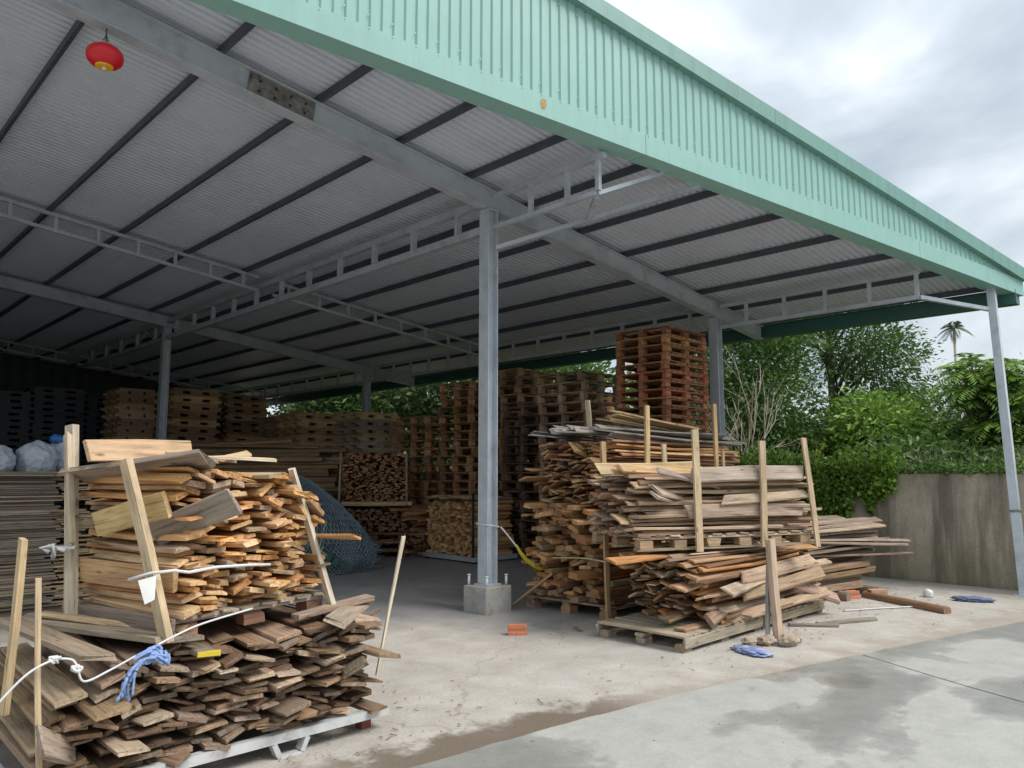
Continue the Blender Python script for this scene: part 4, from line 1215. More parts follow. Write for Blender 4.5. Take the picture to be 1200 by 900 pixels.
# --- Q: long boards on two low pallets in front
for k, x in enumerate((6.0, 7.48)):
    p = thing('wooden_pallet', ['grey slatted pallet with its bare left deck showing under the front pile', 'slatted pallet under the right half of the front pile'][k], 'pallet', (x, 3.9, 0), 0.0)
    for i in range(3):
        for j in range(3): link('block', board_mesh(0.13, 0.10, 0.075), p, Matrix.Translation((0.08 + 0.65 * i, 0.07 + 0.43 * j, 0.0375)), jc((0.33, 0.27, 0.20)))
    for j in range(3): link('stringer_board', board_mesh(1.45, 0.022 if j != 1 else 0.09, 0.085 if j != 1 else 0.03), p, Matrix.Translation((0.725, (0.002, 0.5, 0.998)[j], 0.083 if j != 1 else 0.092)), jc((0.44, 0.37, 0.27)))
    for i in range(10): link('deck_board', board_mesh(1.0, 0.128, 0.02), p, Matrix.Translation((0.068 + 0.1455 * i, 0.5, 0.1365)) @ Matrix.Rotation(pi / 2, 4, 'Z'), jc((0.36, 0.30, 0.225)))
bq = thing('timber_bundle', 'untidy pale boards spilling over the low slatted pallets in front', 'timber pile', (6.32, 3.93, 0.149))
pile(bq, 0.96, 0, 0.66, 2.3, PALE + MIXED + MIXED, w=(0.06, 0.15), t=(0.012, 0.034), along='X', yaw=5.5, roll=32, jit=0.17, nmax=275, lvar=0.15, bend=0.03, cut=0.035, batter=-0.75, cand=3)
for (ln, wd, th, loc, rz_, ry_, rx_, c) in [
    (1.5, 0.14, 0.04, (1.2, -0.06, 0.44), -0.05, -0.06, 1.2, (0.48, 0.38, 0.26)), (1.5, 0.13, 0.04, (1.25, -0.09, 0.30), -0.10, -0.07, 1.1, (0.44, 0.34, 0.23)),
    (1.2, 0.13, 0.05, (1.75, -0.10, 0.20), -0.15, 0.30, 1.0, (0.42, 0.33, 0.24)), (0.95, 0.12, 0.06, (0.62, -0.02, 0.05), -0.35, -0.18, 0.4, (0.44, 0.34, 0.23)),
    (1.1, 0.13, 0.06, (0.35, 0.12, 0.12), 0.25, -0.08, 0.5, (0.40, 0.29, 0.19)), (1.0, 0.14, 0.03, (0.30, 0.28, 0.42), 0.4, -0.05, 0.5, (0.52, 0.34, 0.18)),
    (1.7, 0.10, 0.04, (1.3, -0.10, 0.08), -0.06, -0.05, 0.3, (0.50, 0.41, 0.29)), (1.2, 0.15, 0.025, (0.15, 0.2, 0.40), 0.1, -0.03, 0.2, (0.54, 0.37, 0.21)),
    (1.2, 0.14, 0.03, (0.7, 0.0, 0.34), 0.08, -0.04, 0.3, (0.50, 0.42, 0.32)), (0.9, 0.16, 0.03, (0.1, 0.45, 0.36), 0.25, 0.05, 0.2, (0.55, 0.35, 0.18))]:
    loc = (loc[0] + 0.3, loc[1], loc[2])
    plank(bq, ln, wd, th * 0.8, loc, rz_, ry_, rx_, jc((c[0] * 0.9, c[1] * 0.83, c[2] * 0.83), 0.2), cut=0.04, chip=0.8, bend=0.02, rough=0.006)
qs = thing('leaning_post', 'worn upright post with a nail-holed face in front of the pale boards', 'post', (7.02, 3.52, 0.0))
stake(qs, (0.0, 0.0, 0.05), (-0.02, 0.04, 0.97), 0.10, 0.06, (0.52, 0.39, 0.29), name='post')
stake(qs, (-0.10, 0.06, 0.02), (0.12, 0.12, 0.96), 0.045, 0.03, (0.32, 0.31, 0.30), name='grey_batten')
# --- P: bundle with stakes on top of Q
pp = thing('wooden_pallet', 'pallet carrying the upper staked board bundle at right', 'pallet', (6.13, 4.46, 0.845), radians(-22))
for i in range(6):
    for j in range(3): link('block', board_mesh(0.15, 0.10, 0.085), pp, Matrix.Translation((0.08 + 0.40 * i, 0.06 + 0.44 * j, 0.0655)), jc((0.40, 0.28, 0.18)))
for j in range(3):
    link('bottom_board', board_mesh(2.2, 0.10, 0.022), pp, Matrix.Translation((1.1, 0.06 + 0.44 * j, 0.011)), jc((0.40, 0.31, 0.22)))
    link('stringer_board', board_mesh(2.2, 0.10, 0.022), pp, Matrix.Translation((1.1, 0.06 + 0.44 * j, 0.119)), jc((0.47, 0.37, 0.26)))
for i in range(13): link('deck_board', board_mesh(1.0, 0.12, 0.02), pp, Matrix.Translation((0.07 + 0.171 * i, 0.5, 0.140)) @ Matrix.Rotation(pi / 2, 4, 'Z'), jc((0.40, 0.31, 0.22)))
stake(pp, (0.66, -0.045, -0.02), (0.64, -0.045, 1.20), 0.075, 0.04, (0.58, 0.45, 0.29))
stake(pp, (1.47, -0.045, 0.0), (1.49, -0.045, 1.10), 0.075, 0.04, (0.50, 0.38, 0.24))
stake(pp, (2.19, -0.045, -0.01), (2.06, -0.04, 1.14), 0.06, 0.04, (0.54, 0.42, 0.28))
bp_ = thing('timber_bundle', 'pale grey-brown long boards between three stakes, topmost bundle at right', 'timber pile', (6.13, 4.46, 0.996), radians(-22))
pile(bp_, 0.96, 0, 0.60, 2.1, PALE, w=(0.08, 0.17), t=(0.016, 0.034), along='X', yaw=3.0, roll=20, jit=0.13, nmax=200, bend=0.02, lvar=0.12, cut=0.02)
for (ln, wd, th, loc, rz_, ry_, rx_, c) in [
    (1.45, 0.15, 0.03, (1.35, -0.005, 0.60), 0.0, -0.02, 1.35, (0.50, 0.42, 0.33)), (1.5, 0.13, 0.03, (1.3, -0.008, 0.22), 0.0, 0.0, 1.45, (0.46, 0.36, 0.27)),
    (1.15, 0.10, 0.03, (1.55, -0.012, 0.36), 0.0, -0.05, 1.2, (0.50, 0.39, 0.28)), (1.3, 0.12, 0.035, (0.30, 0.30, 0.66), 0.16, -0.02, 1.4, (0.62, 0.46, 0.25)),
    (1.1, 0.10, 0.06, (0.42, 0.22, 0.64), 0.12, 0.03, 1.1, (0.60, 0.43, 0.22)), (0.9, 0.15, 0.03, (0.55, 0.15, 0.40), 0.5, 0.10, 0.7, (0.48, 0.39, 0.30)),
    (0.8, 0.14, 0.03, (0.42, 0.12, 0.34), 0.62, 0.15, 0.6, (0.52, 0.43, 0.33)), (0.7, 0.15, 0.025, (0.22, 0.3, 0.30), 0.5, 0.12, 0.4, (0.54, 0.40, 0.24)),
    (0.7, 0.17, 0.025, (0.10, 0.25, 0.14), 0.45, 0.08, 0.5, (0.50, 0.35, 0.20)), (0.9, 0.12, 0.03, (0.62, 0.05, 0.55), 0.25, 0.18, 0.5, (0.33, 0.27, 0.22))]:
    plank(bp_, ln, wd, th * 0.8, loc, rz_, ry_, rx_, jc((c[0] * 0.9, c[1] * 0.86, c[2] * 0.88), 0.15), cut=0.05, chip=0.8, bend=0.015, rough=0.006)

# --- R: boards sticking out to the right
br = thing('timber_bundle', 'dark weathered boards jutting out to the right by the wall', 'timber pile', (8.95, 4.1, 0), radians(-6))
for i in range(3): plank(br, 0.9, 0.11, 0.11, (0.2 + 0.75 * i, 0.45, 0.055), pi / 2, 0, 0, (0.26, 0.20, 0.15))
pile(br, 0.92, 0.112, 0.52, 1.75, WEATHERED + [(0.36, 0.24, 0.13)], w=(0.12, 0.2), t=(0.05, 0.09), along='X', yaw=1.5, roll=12, jit=0.10, nmax=60)
pile(br, 0.92, 0.53, 0.98, 1.9, [(0.29, 0.22, 0.17), (0.35, 0.27, 0.20), (0.25, 0.19, 0.14)], w=(0.09, 0.17), t=(0.018, 0.035), along='X', yaw=2.5, roll=14, jit=0.15, nmax=110, lvar=0.16, bend=0.02)
for (ln, wd, th, loc, rz_, ry_, rx_) in [(2.4, 0.09, 0.02, (1.35, 0.02, 0.74), -0.06, 0.05, 0.1), (2.4, 0.10, 0.02, (1.45, 0.05, 0.55), -0.06, 0.045, 0.1), (1.9, 0.14, 0.025, (1.25, 0.2, 0.66), -0.02, 0.02, 0.2), (2.2, 0.07, 0.02, (1.35, -0.02, 0.70), -0.05, 0.06, 0.3)]:
    plank(br, ln, wd, th, loc, rz_, ry_, rx_, jc((0.31, 0.235, 0.185)), chip=0.8)

M['litter_wood'] = plain('litter_wood', (0.33, 0.255, 0.18), 0.9, 0, 0.5, 40.0)
# ------------------------------------------------------------------ small things on the floor
def brick(x, y, rz, label, m='brick', l=0.185, w=0.09, h=0.10, z=0.0):
    """extruded clay brick with grooved sides and dark plates standing in for the shaded cores at the ends"""
    b = thing('clay_brick', label, 'brick', (x, y, z), rz, 'loose bricks on the floor')
    g = 0.005
    prof = []
    for (a, c) in ((-w / 2, 0), (w / 2, 0), (w / 2, h), (-w / 2, h)):
        prof.append((a, c))
    pr_ = [(-w / 2, 0), (-w / 6, 0), (-w / 6 + g, g), (w / 6 - g, g), (w / 6, 0), (w / 2, 0), (w / 2, h * .30), (w / 2 - g, h * .34), (w / 2 - g, h * .62), (w / 2, h * .66), (w / 2, h), (w / 6, h), (w / 6 - g, h - g), (-w / 6 + g, h - g), (-w / 6, h), (-w / 2, h), (-w / 2, h * .66), (-w / 2 + g, h * .62), (-w / 2 + g, h * .34), (-w / 2, h * .30)]
    n = len(pr_)
    v = [(-l / 2, a, c) for a, c in pr_] + [(l / 2, a, c) for a, c in pr_]
    f = [(i, (i + 1) % n, n + (i + 1) % n, n + i) for i in range(n)] + [tuple(range(n - 1, -1, -1)), tuple(range(n, 2 * n))]
    link('brick_body', mesh('brick_body', v, f, [m]), b)
    for sx in (-1, 1):
        for sy in (-1, 1):
            for zz in (0.27, 0.73):
                hb = MB(); xx = sx * (l / 2 + 0.0005)
                hb.box(min(xx, xx - sx * 0.004), max(xx, xx - sx * 0.004), sy * w * 0.22 - 0.014, sy * w * 0.22 + 0.014, h * zz - 0.015, h * zz + 0.015)
                hb.obj('core_shade_plate', 'net_core', b)  # shade inside the cores, painted as a dark plate on the end face
    return b
brick(5.50, 5.52, radians(-42), 'orange clay brick alone on the floor in front of the column plinth')
brick(10.12, 4.06, radians(-30), 'dusty clay brick half hidden beside the jutting boards', 'brick')
brick(10.42, 3.84, radians(-40), 'pale dusty clay brick alone between the jutting boards and the corner post', 'brick_pale', 0.22, 0.1, 0.11)
o = link('timber_beam', board_mesh(1.25, 0.11, 0.075, rough=0.003), None, Matrix.Translation((10.10, 3.42, 0.040)) @ Matrix.Rotation(radians(-116), 4, 'Z'), (0.30, 0.18, 0.10))
tag(o, 'reddish-brown beam lying on the ground right of the piles', 'beam')
o = link('wood_chip', board_mesh(0.2, 0.05, 0.012), None, Matrix.Translation((6.11, 5.25, 0.007)) @ Matrix.Rotation(radians(60), 4, 'Z'), (0.30, 0.24, 0.18))
tag(o, 'small flat wood chip on the floor left of the slatted pallet', 'wood chip')
o = link('leaning_plank', board_mesh(0.66, 0.055, 0.025), None, Matrix.Translation((6.56, 6.36, 0.235)) @ (Vector((0.26, -0.42, 0.40)).to_track_quat('X', 'Z').to_matrix().to_4x4()), (0.40, 0.26, 0.15))
tag(o, 'narrow plank leaning from the concrete plinth up to the brown offcuts', 'plank')
for (x, y, l, a, lab) in ((8.45, 3.45, 0.8, -25, 'grey wooden rod lying flat behind the rubble'), (8.0, 3.62, 0.5, -50, 'short grey rod on the ground by the slatted pallet corner')):
    o = link('wooden_rod', board_mesh(l, 0.05, 0.035), None, Matrix.Translation((x, y, 0.020)) @ Matrix.Rotation(radians(a), 4, 'Z'), (0.26, 0.23, 0.19))
    tag(o, lab, 'rod')
o = MB(); tw(o, [(9.1, 3.75, 0.012), (9.6, 3.5, 0.012), (10.1, 3.2, 0.012)], 0.010, 6)
tag(o.obj('thin_pipe', 'white_metal', None, True), 'thin pale pipe lying in front of the reddish beam', 'pipe')
M['bag_blue'] = plain('faded_blue_net', (0.13, 0.16, 0.27), 0.8, 0, 0.3, 30.0, 0.4)
crumple('paper_scrap', 'small crumpled white paper scrap on the ground near the wall', 'litter', (10.95, 3.40, 0), (0.05, 0.06, 0.06), 'white_plastic', 5, 0.4, 3, 3)
crumple('crumpled_bag', 'blue crumpled plastic bag on the ground beside the corner post', 'bag', (11.0, 2.90, 0), (0.10, 0.22, 0.035), 'bag_blue', 6, 0.42, 2.8, 4, None, 0, 0.4)
M['blue_white'] = plain('blue_and_white_wrapper', (0.20, 0.26, 0.48), 0.5, 0, 0.25, 14.0, 0.2, (0.55, 0.56, 0.58), 1.0, 9.0)
crumple('crumpled_wrapper', 'flattened blue and white wrapper in front of the slatted pallet', 'litter', (6.46, 3.50, 0), (0.12, 0.20, 0.025), 'blue_white', 8, 0.42, 2.6, 4, None, 0, -0.3)
M['stone'] = plain('rubble_stone', (0.36, 0.29, 0.22), 0.9, 0, 0.25, 9.0, 0.5)
for i, (x, y, s, lab) in enumerate(((6.99, 3.40, 0.10, 'rounded stone at the foot of the worn post'), (7.12, 3.42, 0.09, 'stone right of the worn post foot'), (6.86, 3.56, 0.085, 'brownish stone left of the worn post foot'), (6.72, 3.66, 0.07, 'small flat stone nearest the slatted pallet'))):
    crumple('rubble_stone', lab, 'stone', (x, y, 0), (s * 1.15, s * 0.85, s * 0.6), 'stone', 20 + i, 0.45, 1.5, 4, 'stones at the worn post')
# yellow cloth sling between the column and the offcuts
sl = thing('yellow_sling', 'yellow cloth sling tied from the middle column to the offcut pile', 'sling', (6.3, 6.6, 0.6))
m_ = MB(); tw(m_, [(0.0 - 0.02, -0.02, 0.37), (0.08, -0.06, 0.25), (0.16, -0.11, 0.13)], 0.010, 6)
tw(m_, [(-0.215, 0.005, 0.40), (-0.12, 0.004, 0.39), (-0.025, 0.0, 0.37), (-0.022, 0.10, 0.38), (-0.025, 0.195, 0.40), (-0.12, 0.197, 0.41), (-0.215, 0.195, 0.41), (-0.217, 0.1, 0.405), (-0.215, 0.005, 0.40)], 0.008, 6)
m_.obj('tie_cord', 'rope', sl, True)
pts = [(0.15, -0.10, 0.14), (0.19, -0.13, 0.07), (0.25, -0.17, -0.02), (0.32, -0.22, -0.09), (0.40, -0.28, -0.13), (0.46, -0.32, -0.12)]
for _ in range(1): pts = [(x + R.gauss(0, .008), y, z + R.gauss(0, .010)) for x, y, z in pts]
m_ = MB(); m_.tube(pts, [0.012, 0.022, 0.028, 0.034, 0.028, 0.015], 7); m_.obj('sling_cloth', 'yellow', sl, True)
o = MB(); tw(o, [(6.66, 6.10, 0.62), (6.60, 5.6, 0.66), (6.52, 5.22, 0.66), (6.50, 5.20, 0.66)], 0.009, 6)
tag(o.obj('twine', 'twine', None, True), 'pale twine stretched across the offcut ends to the left stake', 'twine')

# ------------------------------------------------------------------ boundary wall
wl = thing('boundary_wall', 'stained concrete boundary wall behind the piles', 'wall', (12.5, 0, 0))
ys = [-8.0, -5.0, -2.0, 1.2, 4.62, 8.0, 11.5, 15.0, 18.5, 22.0, 26.0, 30.0]
for a, b in zip(ys, ys[1:]):
    link('wall_panel', bevelled(0.0, 0.16, a + 0.004, b - 0.004, -0.3, 1.6 + R.uniform(-0.012, 0.012), 0.008, 'wall_panel', 'wall', 0.003), wl)
for y in ys[1:-1]:
    link('pilaster', bevelled(-0.03, 0.15, y - 0.09, y + 0.09, -0.3, 1.585, 0.008, 'pilaster', 'wall', 0.002), wl)

# splinters, bark and grit around the piles: too many to count
lt = MB()
def litter(cx, cy, sx, sy, n, smin=0.01, smax=0.05):
    for _ in range(n):
        x = cx + R.gauss(0, sx); y = cy + R.gauss(0, sy)
        if x > 12.3: continue
        l = R.uniform(smin, smax); a = R.uniform(0, pi); w_ = l * R.uniform(0.12, 0.4); t_ = R.uniform(0.002, 0.007)
        lt.bar((x - cos(a) * l, y - sin(a) * l, t_ / 2 + 0.0075), (x + cos(a) * l, y + sin(a) * l, t_ / 2 + 0.0075 + R.uniform(0, 0.004)), w_, t_)
litter(7.4, 3.7, 1.2, 0.22, 170, .005, .022); litter(3.0, 4.4, 0.45, 0.4, 80, .005, .022); litter(6.3, 5.2, 0.4, 0.5, 60, .005, .022); litter(10.2, 3.5, 0.8, 0.4, 80, .005, .022); litter(2.2, 3.97, 0.7, 0.10, 70, .005, .022); litter(5.5, 5.0, 2.5, 1.3, 120, 0.003, 0.01); litter(8.8, 11.0, 0.8, 1.0, 60, .006, .025)
o = lt.obj('wood_litter', 'litter_wood'); o['kind'] = 'stuff'

# ------------------------------------------------------------------ vegetation
def leaf_cloud(pts, nrm, size, shape=0.45, jit=0.35, rng=NR):
    """one folded diamond leaf per point; returns verts, faces arrays"""
    n = len(pts)
    d = nrm + rng.normal(0, jit, (n, 3)); d /= np.linalg.norm(d, axis=1)[:, None] + 1e-9
    r = rng.normal(0, 1, (n, 3)); s = np.cross(d, r); s /= np.linalg.norm(s, axis=1)[:, None] + 1e-9
    L_ = size * rng.uniform(0.6, 1.35, n)[:, None]; w = L_ * shape
    a = pts; b = pts + d * L_ * 0.5 + s * w * 0.5; c = pts + d * L_; e = pts + d * L_ * 0.5 - s * w * 0.5
    up = np.cross(s, d) * (w * 0.18)
    v = np.stack([a, b + up, c, e + up], 1).reshape(-1, 3)
    return v
def leaf_object(name, v, tint, m, parent):
    n = len(v) // 4
    me = bpy.data.meshes.new(name)
    me.vertices.add(len(v)); me.vertices.foreach_set('co', v.astype(np.float32).ravel())
    me.loops.add(n * 4); me.loops.foreach_set('vertex_index', np.arange(n * 4, dtype=np.int32))
    me.polygons.add(n); me.polygons.foreach_set('loop_start', np.arange(0, n * 4, 4, dtype=np.int32))
    me.polygons.foreach_set('loop_total', np.full(n, 4, dtype=np.int32))
    me.update(calc_edges=True)
    at = me.attributes.new('tint', 'FLOAT', 'FACE'); at.data.foreach_set('value', np.clip(tint, 0, 1).astype(np.float32))
    me.materials.append(M[m])
    return link(name, me, parent)
def clumps(n, blobs, spread=0.85):
    """clump centres inside a set of ellipsoids (cx,cy,cz,rx,ry,rz), biased to the outside"""
    out = []
    vol = np.array([b[3] * b[4] * b[5] for b in blobs]) ** 0.75; vol /= vol.sum()
    for b, k in zip(blobs, NR.multinomial(n, vol)):
        d = NR.normal(0, 1, (k, 3)); d /= np.linalg.norm(d, axis=1)[:, None]
        r = NR.uniform(0.15, 1, k)[:, None] ** 0.45 * spread
        out.append(np.array(b[:3]) + d * r * np.array(b[3:6]))
    return np.concatenate(out)
def crown(blobs, nclump, per, csize, lsize, shape=0.45, droop=0.25):
    cc = clumps(nclump, blobs)
    ctint = NR.uniform(0, 1, len(cc))
    p = np.repeat(cc, per, 0); t = np.repeat(ctint, per)
    off = NR.normal(0, 1, p.shape) * csize * np.array([1, 1, 0.6])
    cen = np.mean(cc, 0)
    out = off + (p - cen) * 0.25
    nr = out / (np.linalg.norm(out, axis=1)[:, None] + 1e-9) + np.array([0, 0, -droop])
    v = leaf_cloud(p + off, nr, lsize, shape, 0.5)
    return v, 0.65 * t + 0.35 * NR.uniform(0, 1, len(t)), cc
def branches(mb, base, top, cc, n, r0, rng=R):
    """limbs from the trunk to some clump centres"""
    base = Vector(base); top = Vector(top)
    idx = NR.choice(len(cc), min(n, len(cc)), replace=False)
    for i in idx:
        c = Vector(cc[i]); t = max(0.25, min(0.97, (c.z - base.z) / max(top.z - base.z, 0.1) - R.uniform(0.08, 0.3)))
        s = base + (top - base) * t
        m1 = s + (c - s) * 0.5 + Vector((0, 0, 0.12 * (c - s).length)) + Vector([R.uniform(-.1, .1) for _ in range(3)])
        r = r0 * (1 - t) * 0.55 + 0.012
        mb.tube([s, m1, c], [r, r * 0.6, r * 0.2], 5)
def tree(name, label, cat, x, y, h, r0, blobs, nclump, per, csize, lsize, m, shape=0.45, bark='bark', lean=(0, 0), nb=24, group=None, droop=0.25, split=1):
    t = thing(name, label, cat, (x, y, 0), 0, group)
    v, ti, cc = crown(blobs, int(nclump * 1.35), int(per * 1.7), csize, lsize * 0.66, shape, droop)
    leaf_object('crown', v, ti, m, t)
    mb = MB()
    top = (lean[0], lean[1], h)
    pts = [Vector((lean[0] * s + 0.06 * sin(s * 7 + x), lean[1] * s + 0.06 * cos(s * 6 + y), h * s - 0.1)) for s in np.linspace(0, 1, 9)]
    mb.tube(pts, [r0 * (1 - 0.8 * s) for s in np.linspace(0, 1, 9)], 8)
    branches(mb, (0, 0, 0), top, cc, nb, r0)
    mb.obj('trunk', bark, t, True)
    return t

# trees beyond the wall, left to right along it
tree('bushy_tree', 'dense small-leaved tree right behind the bare pale shrub', 'tree', 17.0, 9.0, 6.0, 0.12,
     [(0, 0, 2.0, 1.5, 1.5, 1.7), (0.3, 0.4, 4.3, 1.7, 1.8, 1.2), (-0.2, -0.6, 3.2, 1.2, 1.4, 1.3), (0.4, 1.3, 5.5, 1.1, 1.3, 0.8), (0, -0.9, 4.9, 0.9, 0.9, 0.8), (-0.3, -0.3, 1.6, 1.3, 1.6, 1.2)], 460, 28, 0.26, 0.19, 'leaf_mid')
tree('tall_tree', 'tall tree with a bare straight trunk and layered feathery crown', 'tree', 20.1, 8.25, 7.6, 0.17,
     [(0.1, -0.9, 4.7, 1.5, 1.5, 0.8), (0.1, -0.6, 6.0, 1.5, 1.5, 0.7), (0.3, -1.3, 3.5, 1.2, 1.2, 0.8), (0.0, 1.0, 5.5, 0.7, 0.7, 0.4), (0, 0.0, 7.2, 1.5, 1.5, 0.7), (-0.3, 0.7, 2.4, 0.8, 0.8, 0.8), (0.2, -1.1, 2.4, 1.1, 1.1, 0.7), (0, 0.8, 4.2, 0.5, 0.5, 0.3)],
     330, 30, 0.24, 0.20, 'leaf_mid', 0.36, nb=34)
tree('bushy_tree', 'yellowish low bushy tree at the foot of the tall trunk', 'tree', 17.6, 7.6, 2.6, 0.06,
     [(0, 0, 1.6, 1.0, 1.2, 1.0), (0.4, -1.0, 1.4, 0.9, 1.1, 0.8)], 130, 24, 0.22, 0.16, 'leaf_yellow')
tree('bushy_tree', 'shaded dark bush between the two taller trees', 'tree', 18.6, 6.3, 2.6, 0.06,
     [(0, 0, 1.5, 1.2, 1.4, 1.3), (0, 0.9, 2.6, 0.8, 0.8, 0.8)], 150, 24, 0.25, 0.20, 'leaf_dark')
tree('broadleaf_shrub', 'big-leaved bright green shrub behind the wall', 'shrub', 17.3, 5.9, 2.9, 0.06,
     [(0, 0.2, 2.2, 1.1, 1.1, 1.0), (0, -0.9, 1.9, 1.0, 1.0, 0.9), (0.2, 0.6, 2.9, 0.7, 0.7, 0.5)], 190, 22, 0.24, 0.27, 'leaf_bright', 0.36, droop=0.6)
tree('broadleaf_shrub', 'dark glossy shrub hanging over the wall top', 'shrub', 15.4, 5.0, 2.2, 0.05,
     [(0, 0, 1.6, 0.9, 1.2, 0.7), (0.3, -1.2, 1.5, 0.8, 1.0, 0.6)], 120, 20, 0.22, 0.26, 'leaf_mid', 0.32, droop=0.7)
# frond-leaved trees at the right
def fronds(name, label, cat, x, y, h, tips, m, nl=16, ll=0.30, group=None, flen=1.0, bark='bark', shape=0.22):
    t = thing(name, label, cat, (x, y, 0), 0, group)
    mb = MB(); V_ = []; T_ = []
    mb.tube([(0, 0, -0.1), (0.03, 0.02, h * 0.5), (0, 0.03, h * 0.9)], [0.08, 0.06, 0.03], 7)
    for (cx, cy, cz, k) in tips:
        c = Vector((cx, cy, cz)); mb.tube([(0, 0, min(h * 0.75, cz * 0.6)), c * 0.6 + Vector((0, 0, cz * 0.25)), c], [0.035, 0.025, 0.012], 5)
        for i in range(k):
            a = 2 * pi * (i + R.random() * 0.7) / k; el = R.uniform(-0.1, 0.9); ln = flen * R.uniform(0.7, 1.2)
            d = Vector((cos(a) * cos(el), sin(a) * cos(el), sin(el)))
            prev = c; side = d.cross(Vector((0, 0, 1))).normalized()
            tint = R.random()
            for s in range(1, nl + 1):
                q = s / nl
                p = c + d * (ln * q) + Vector((0, 0, -0.55 * ln * q * q))
                tg_ = (p - prev).normalized(); prev = p
                for sg in (-1, 1):
                    L_ = ll * (0.55 + 0.9 * q * (1.25 - q)) * R.uniform(0.8, 1.15)
                    ld = (side * sg * 0.85 + tg_ * 0.45 + Vector((0, 0, -0.30 + R.uniform(-.12, .12)))).normalized()
                    wv = tg_ * (L_ * shape)
                    V_ += [p, p + ld * L_ * 0.45 + wv * 0.5, p + ld * L_, p + ld * L_ * 0.45 - wv * 0.5]; T_.append(0.75 * tint + 0.25 * R.random())
    leaf_object('crown', np.array([tuple(p) for p in V_]), np.array(T_), m, t)
    mb.obj('trunk', bark, t, True)
    return t
def tipset(n, rx, ry, z0, z1, k=6):
    out = []
    for _ in range(n):
        a = R.uniform(0, 2 * pi); r = sqrt(R.random()); z = z0 + (z1 - z0) * R.random()
        q = 1 - 0.55 * (z - z0) / max(z1 - z0, 0.1)
        out.append((rx * r * cos(a) * q, ry * r * sin(a) * q, z, k))
    return out
fronds('frond_tree', 'large green tree with drooping feathery fronds behind the corner post', 'tree', 17.2, 4.05, 3.9, tipset(74, 1.15, 1.15, 1.2, 3.9, 7), 'leaf_bright', 11, 0.22, flen=0.62, shape=0.30)
fronds('frond_tree', 'pale green frond tree at the right edge of the picture', 'tree', 16.8, 2.75, 3.4, tipset(60, 1.1, 1.1, 1.0, 3.5, 7), 'leaf_bright', 10, 0.22, flen=0.62, shape=0.30)
tree('bushy_tree', 'yellow-green bush at the right edge behind the corner post', 'tree', 14.7, 2.35, 1.9, 0.05,
     [(0, 0, 1.4, 0.8, 0.9, 0.8), (0.1, -0.9, 1.3, 0.8, 0.9, 0.7)], 120, 24, 0.18, 0.15, 'leaf_yellow')
tree('broadleaf_shrub', 'dark shrub in the shade under the feathery fronds', 'shrub', 16.0, 4.3, 1.9, 0.05,
     [(0, 0, 1.3, 1.0, 1.1, 0.9)], 110, 22, 0.22, 0.24, 'leaf_dark', 0.3)
for i, (x, y, m, lab) in enumerate([(13.5, 4.1, 'leaf_grey', 'greyish low plant behind the wall right of the vine'), (13.4, 3.4, 'leaf_mid', 'spiky low plant leaning over the middle of the wall'), (13.3, 2.75, 'leaf_grey', 'thin-leaved plant over the wall left of the corner post'), (13.6, 6.2, 'leaf_grey', 'small silvery bush behind the vine')]):
    tree('low_plant', lab, 'plant', x, y, 1.7, 0.03, [(0, 0, 1.62, 0.35, 0.55, 0.28), (0, 0, 1.2, 0.4, 0.5, 0.5)], 46, 16, 0.12, 0.19, m, 0.22, group='low plants behind the wall', nb=8)
# wood behind: trees that fill the gaps low down
spec = [(24.0, 12.5, 4.6, 'leaf_dark'), (25.0, 9.3, 3.6, 'leaf_mid'), (23.5, 6.4, 3.2, 'leaf_dark'), (22.5, 4.6, 4.2, 'leaf_mid'), (26.0, 15.8, 6.6, 'leaf_dark'), (21.0, 2.4, 4.6, 'leaf_mid'), (21, 14.6, 5.6, 'leaf_bright'), (19.0, 12.0, 5.4, 'leaf_dark')]
labs = ['dark background tree seen through the gap left of the tall trunk', 'background tree low behind the tall trunk', 'dark background tree behind the big-leaved shrub', 'background tree left of the feathery tree', 'tall dark tree behind the red-brown pallet stack', 'background tree right of the corner post', 'bright leafy tree above the greyish pallet stack', 'dark tree just left of the outer column']
for (x, y, h, m), lab in zip(spec, labs):
    tree('background_tree', lab, 'tree', x, y, h, 0.12, [(0, 0, h * 0.35, h * 0.38, h * 0.42, h * 0.34), (0.2, 0.3, h * 0.72, h * 0.30, h * 0.32, h * 0.26)], 190, 22, 0.32, 0.24, m, group='trees beyond the wall')
# seen under the low eave at the far left
spec = [(16.2, 23.2, 6.4, 'leaf_mid'), (16.5, 20.2, 6.2, 'leaf_dark'), (15.6, 26.2, 6.2, 'leaf_dark'), (18.5, 17.2, 6.6, 'leaf_mid'), (17.5, 29.5, 6.4, 'leaf_mid')]
labs = ['green tree seen under the eave beside the rear column', 'dark tree under the eave right of the rear column', 'dark tree under the eave at the far corner', 'green tree behind the leftmost dark pallets', 'tree farthest under the eave']
for (x, y, h, m), lab in zip(spec, labs):
    tree('background_tree', lab, 'tree', x, y, h, 0.12, [(0, 0, h * 0.35, h * 0.38, h * 0.42, h * 0.34), (0.2, 0.3, h * 0.72, h * 0.34, h * 0.36, h * 0.28)], 260, 22, 0.36, 0.36, m, group='trees beyond the wall')
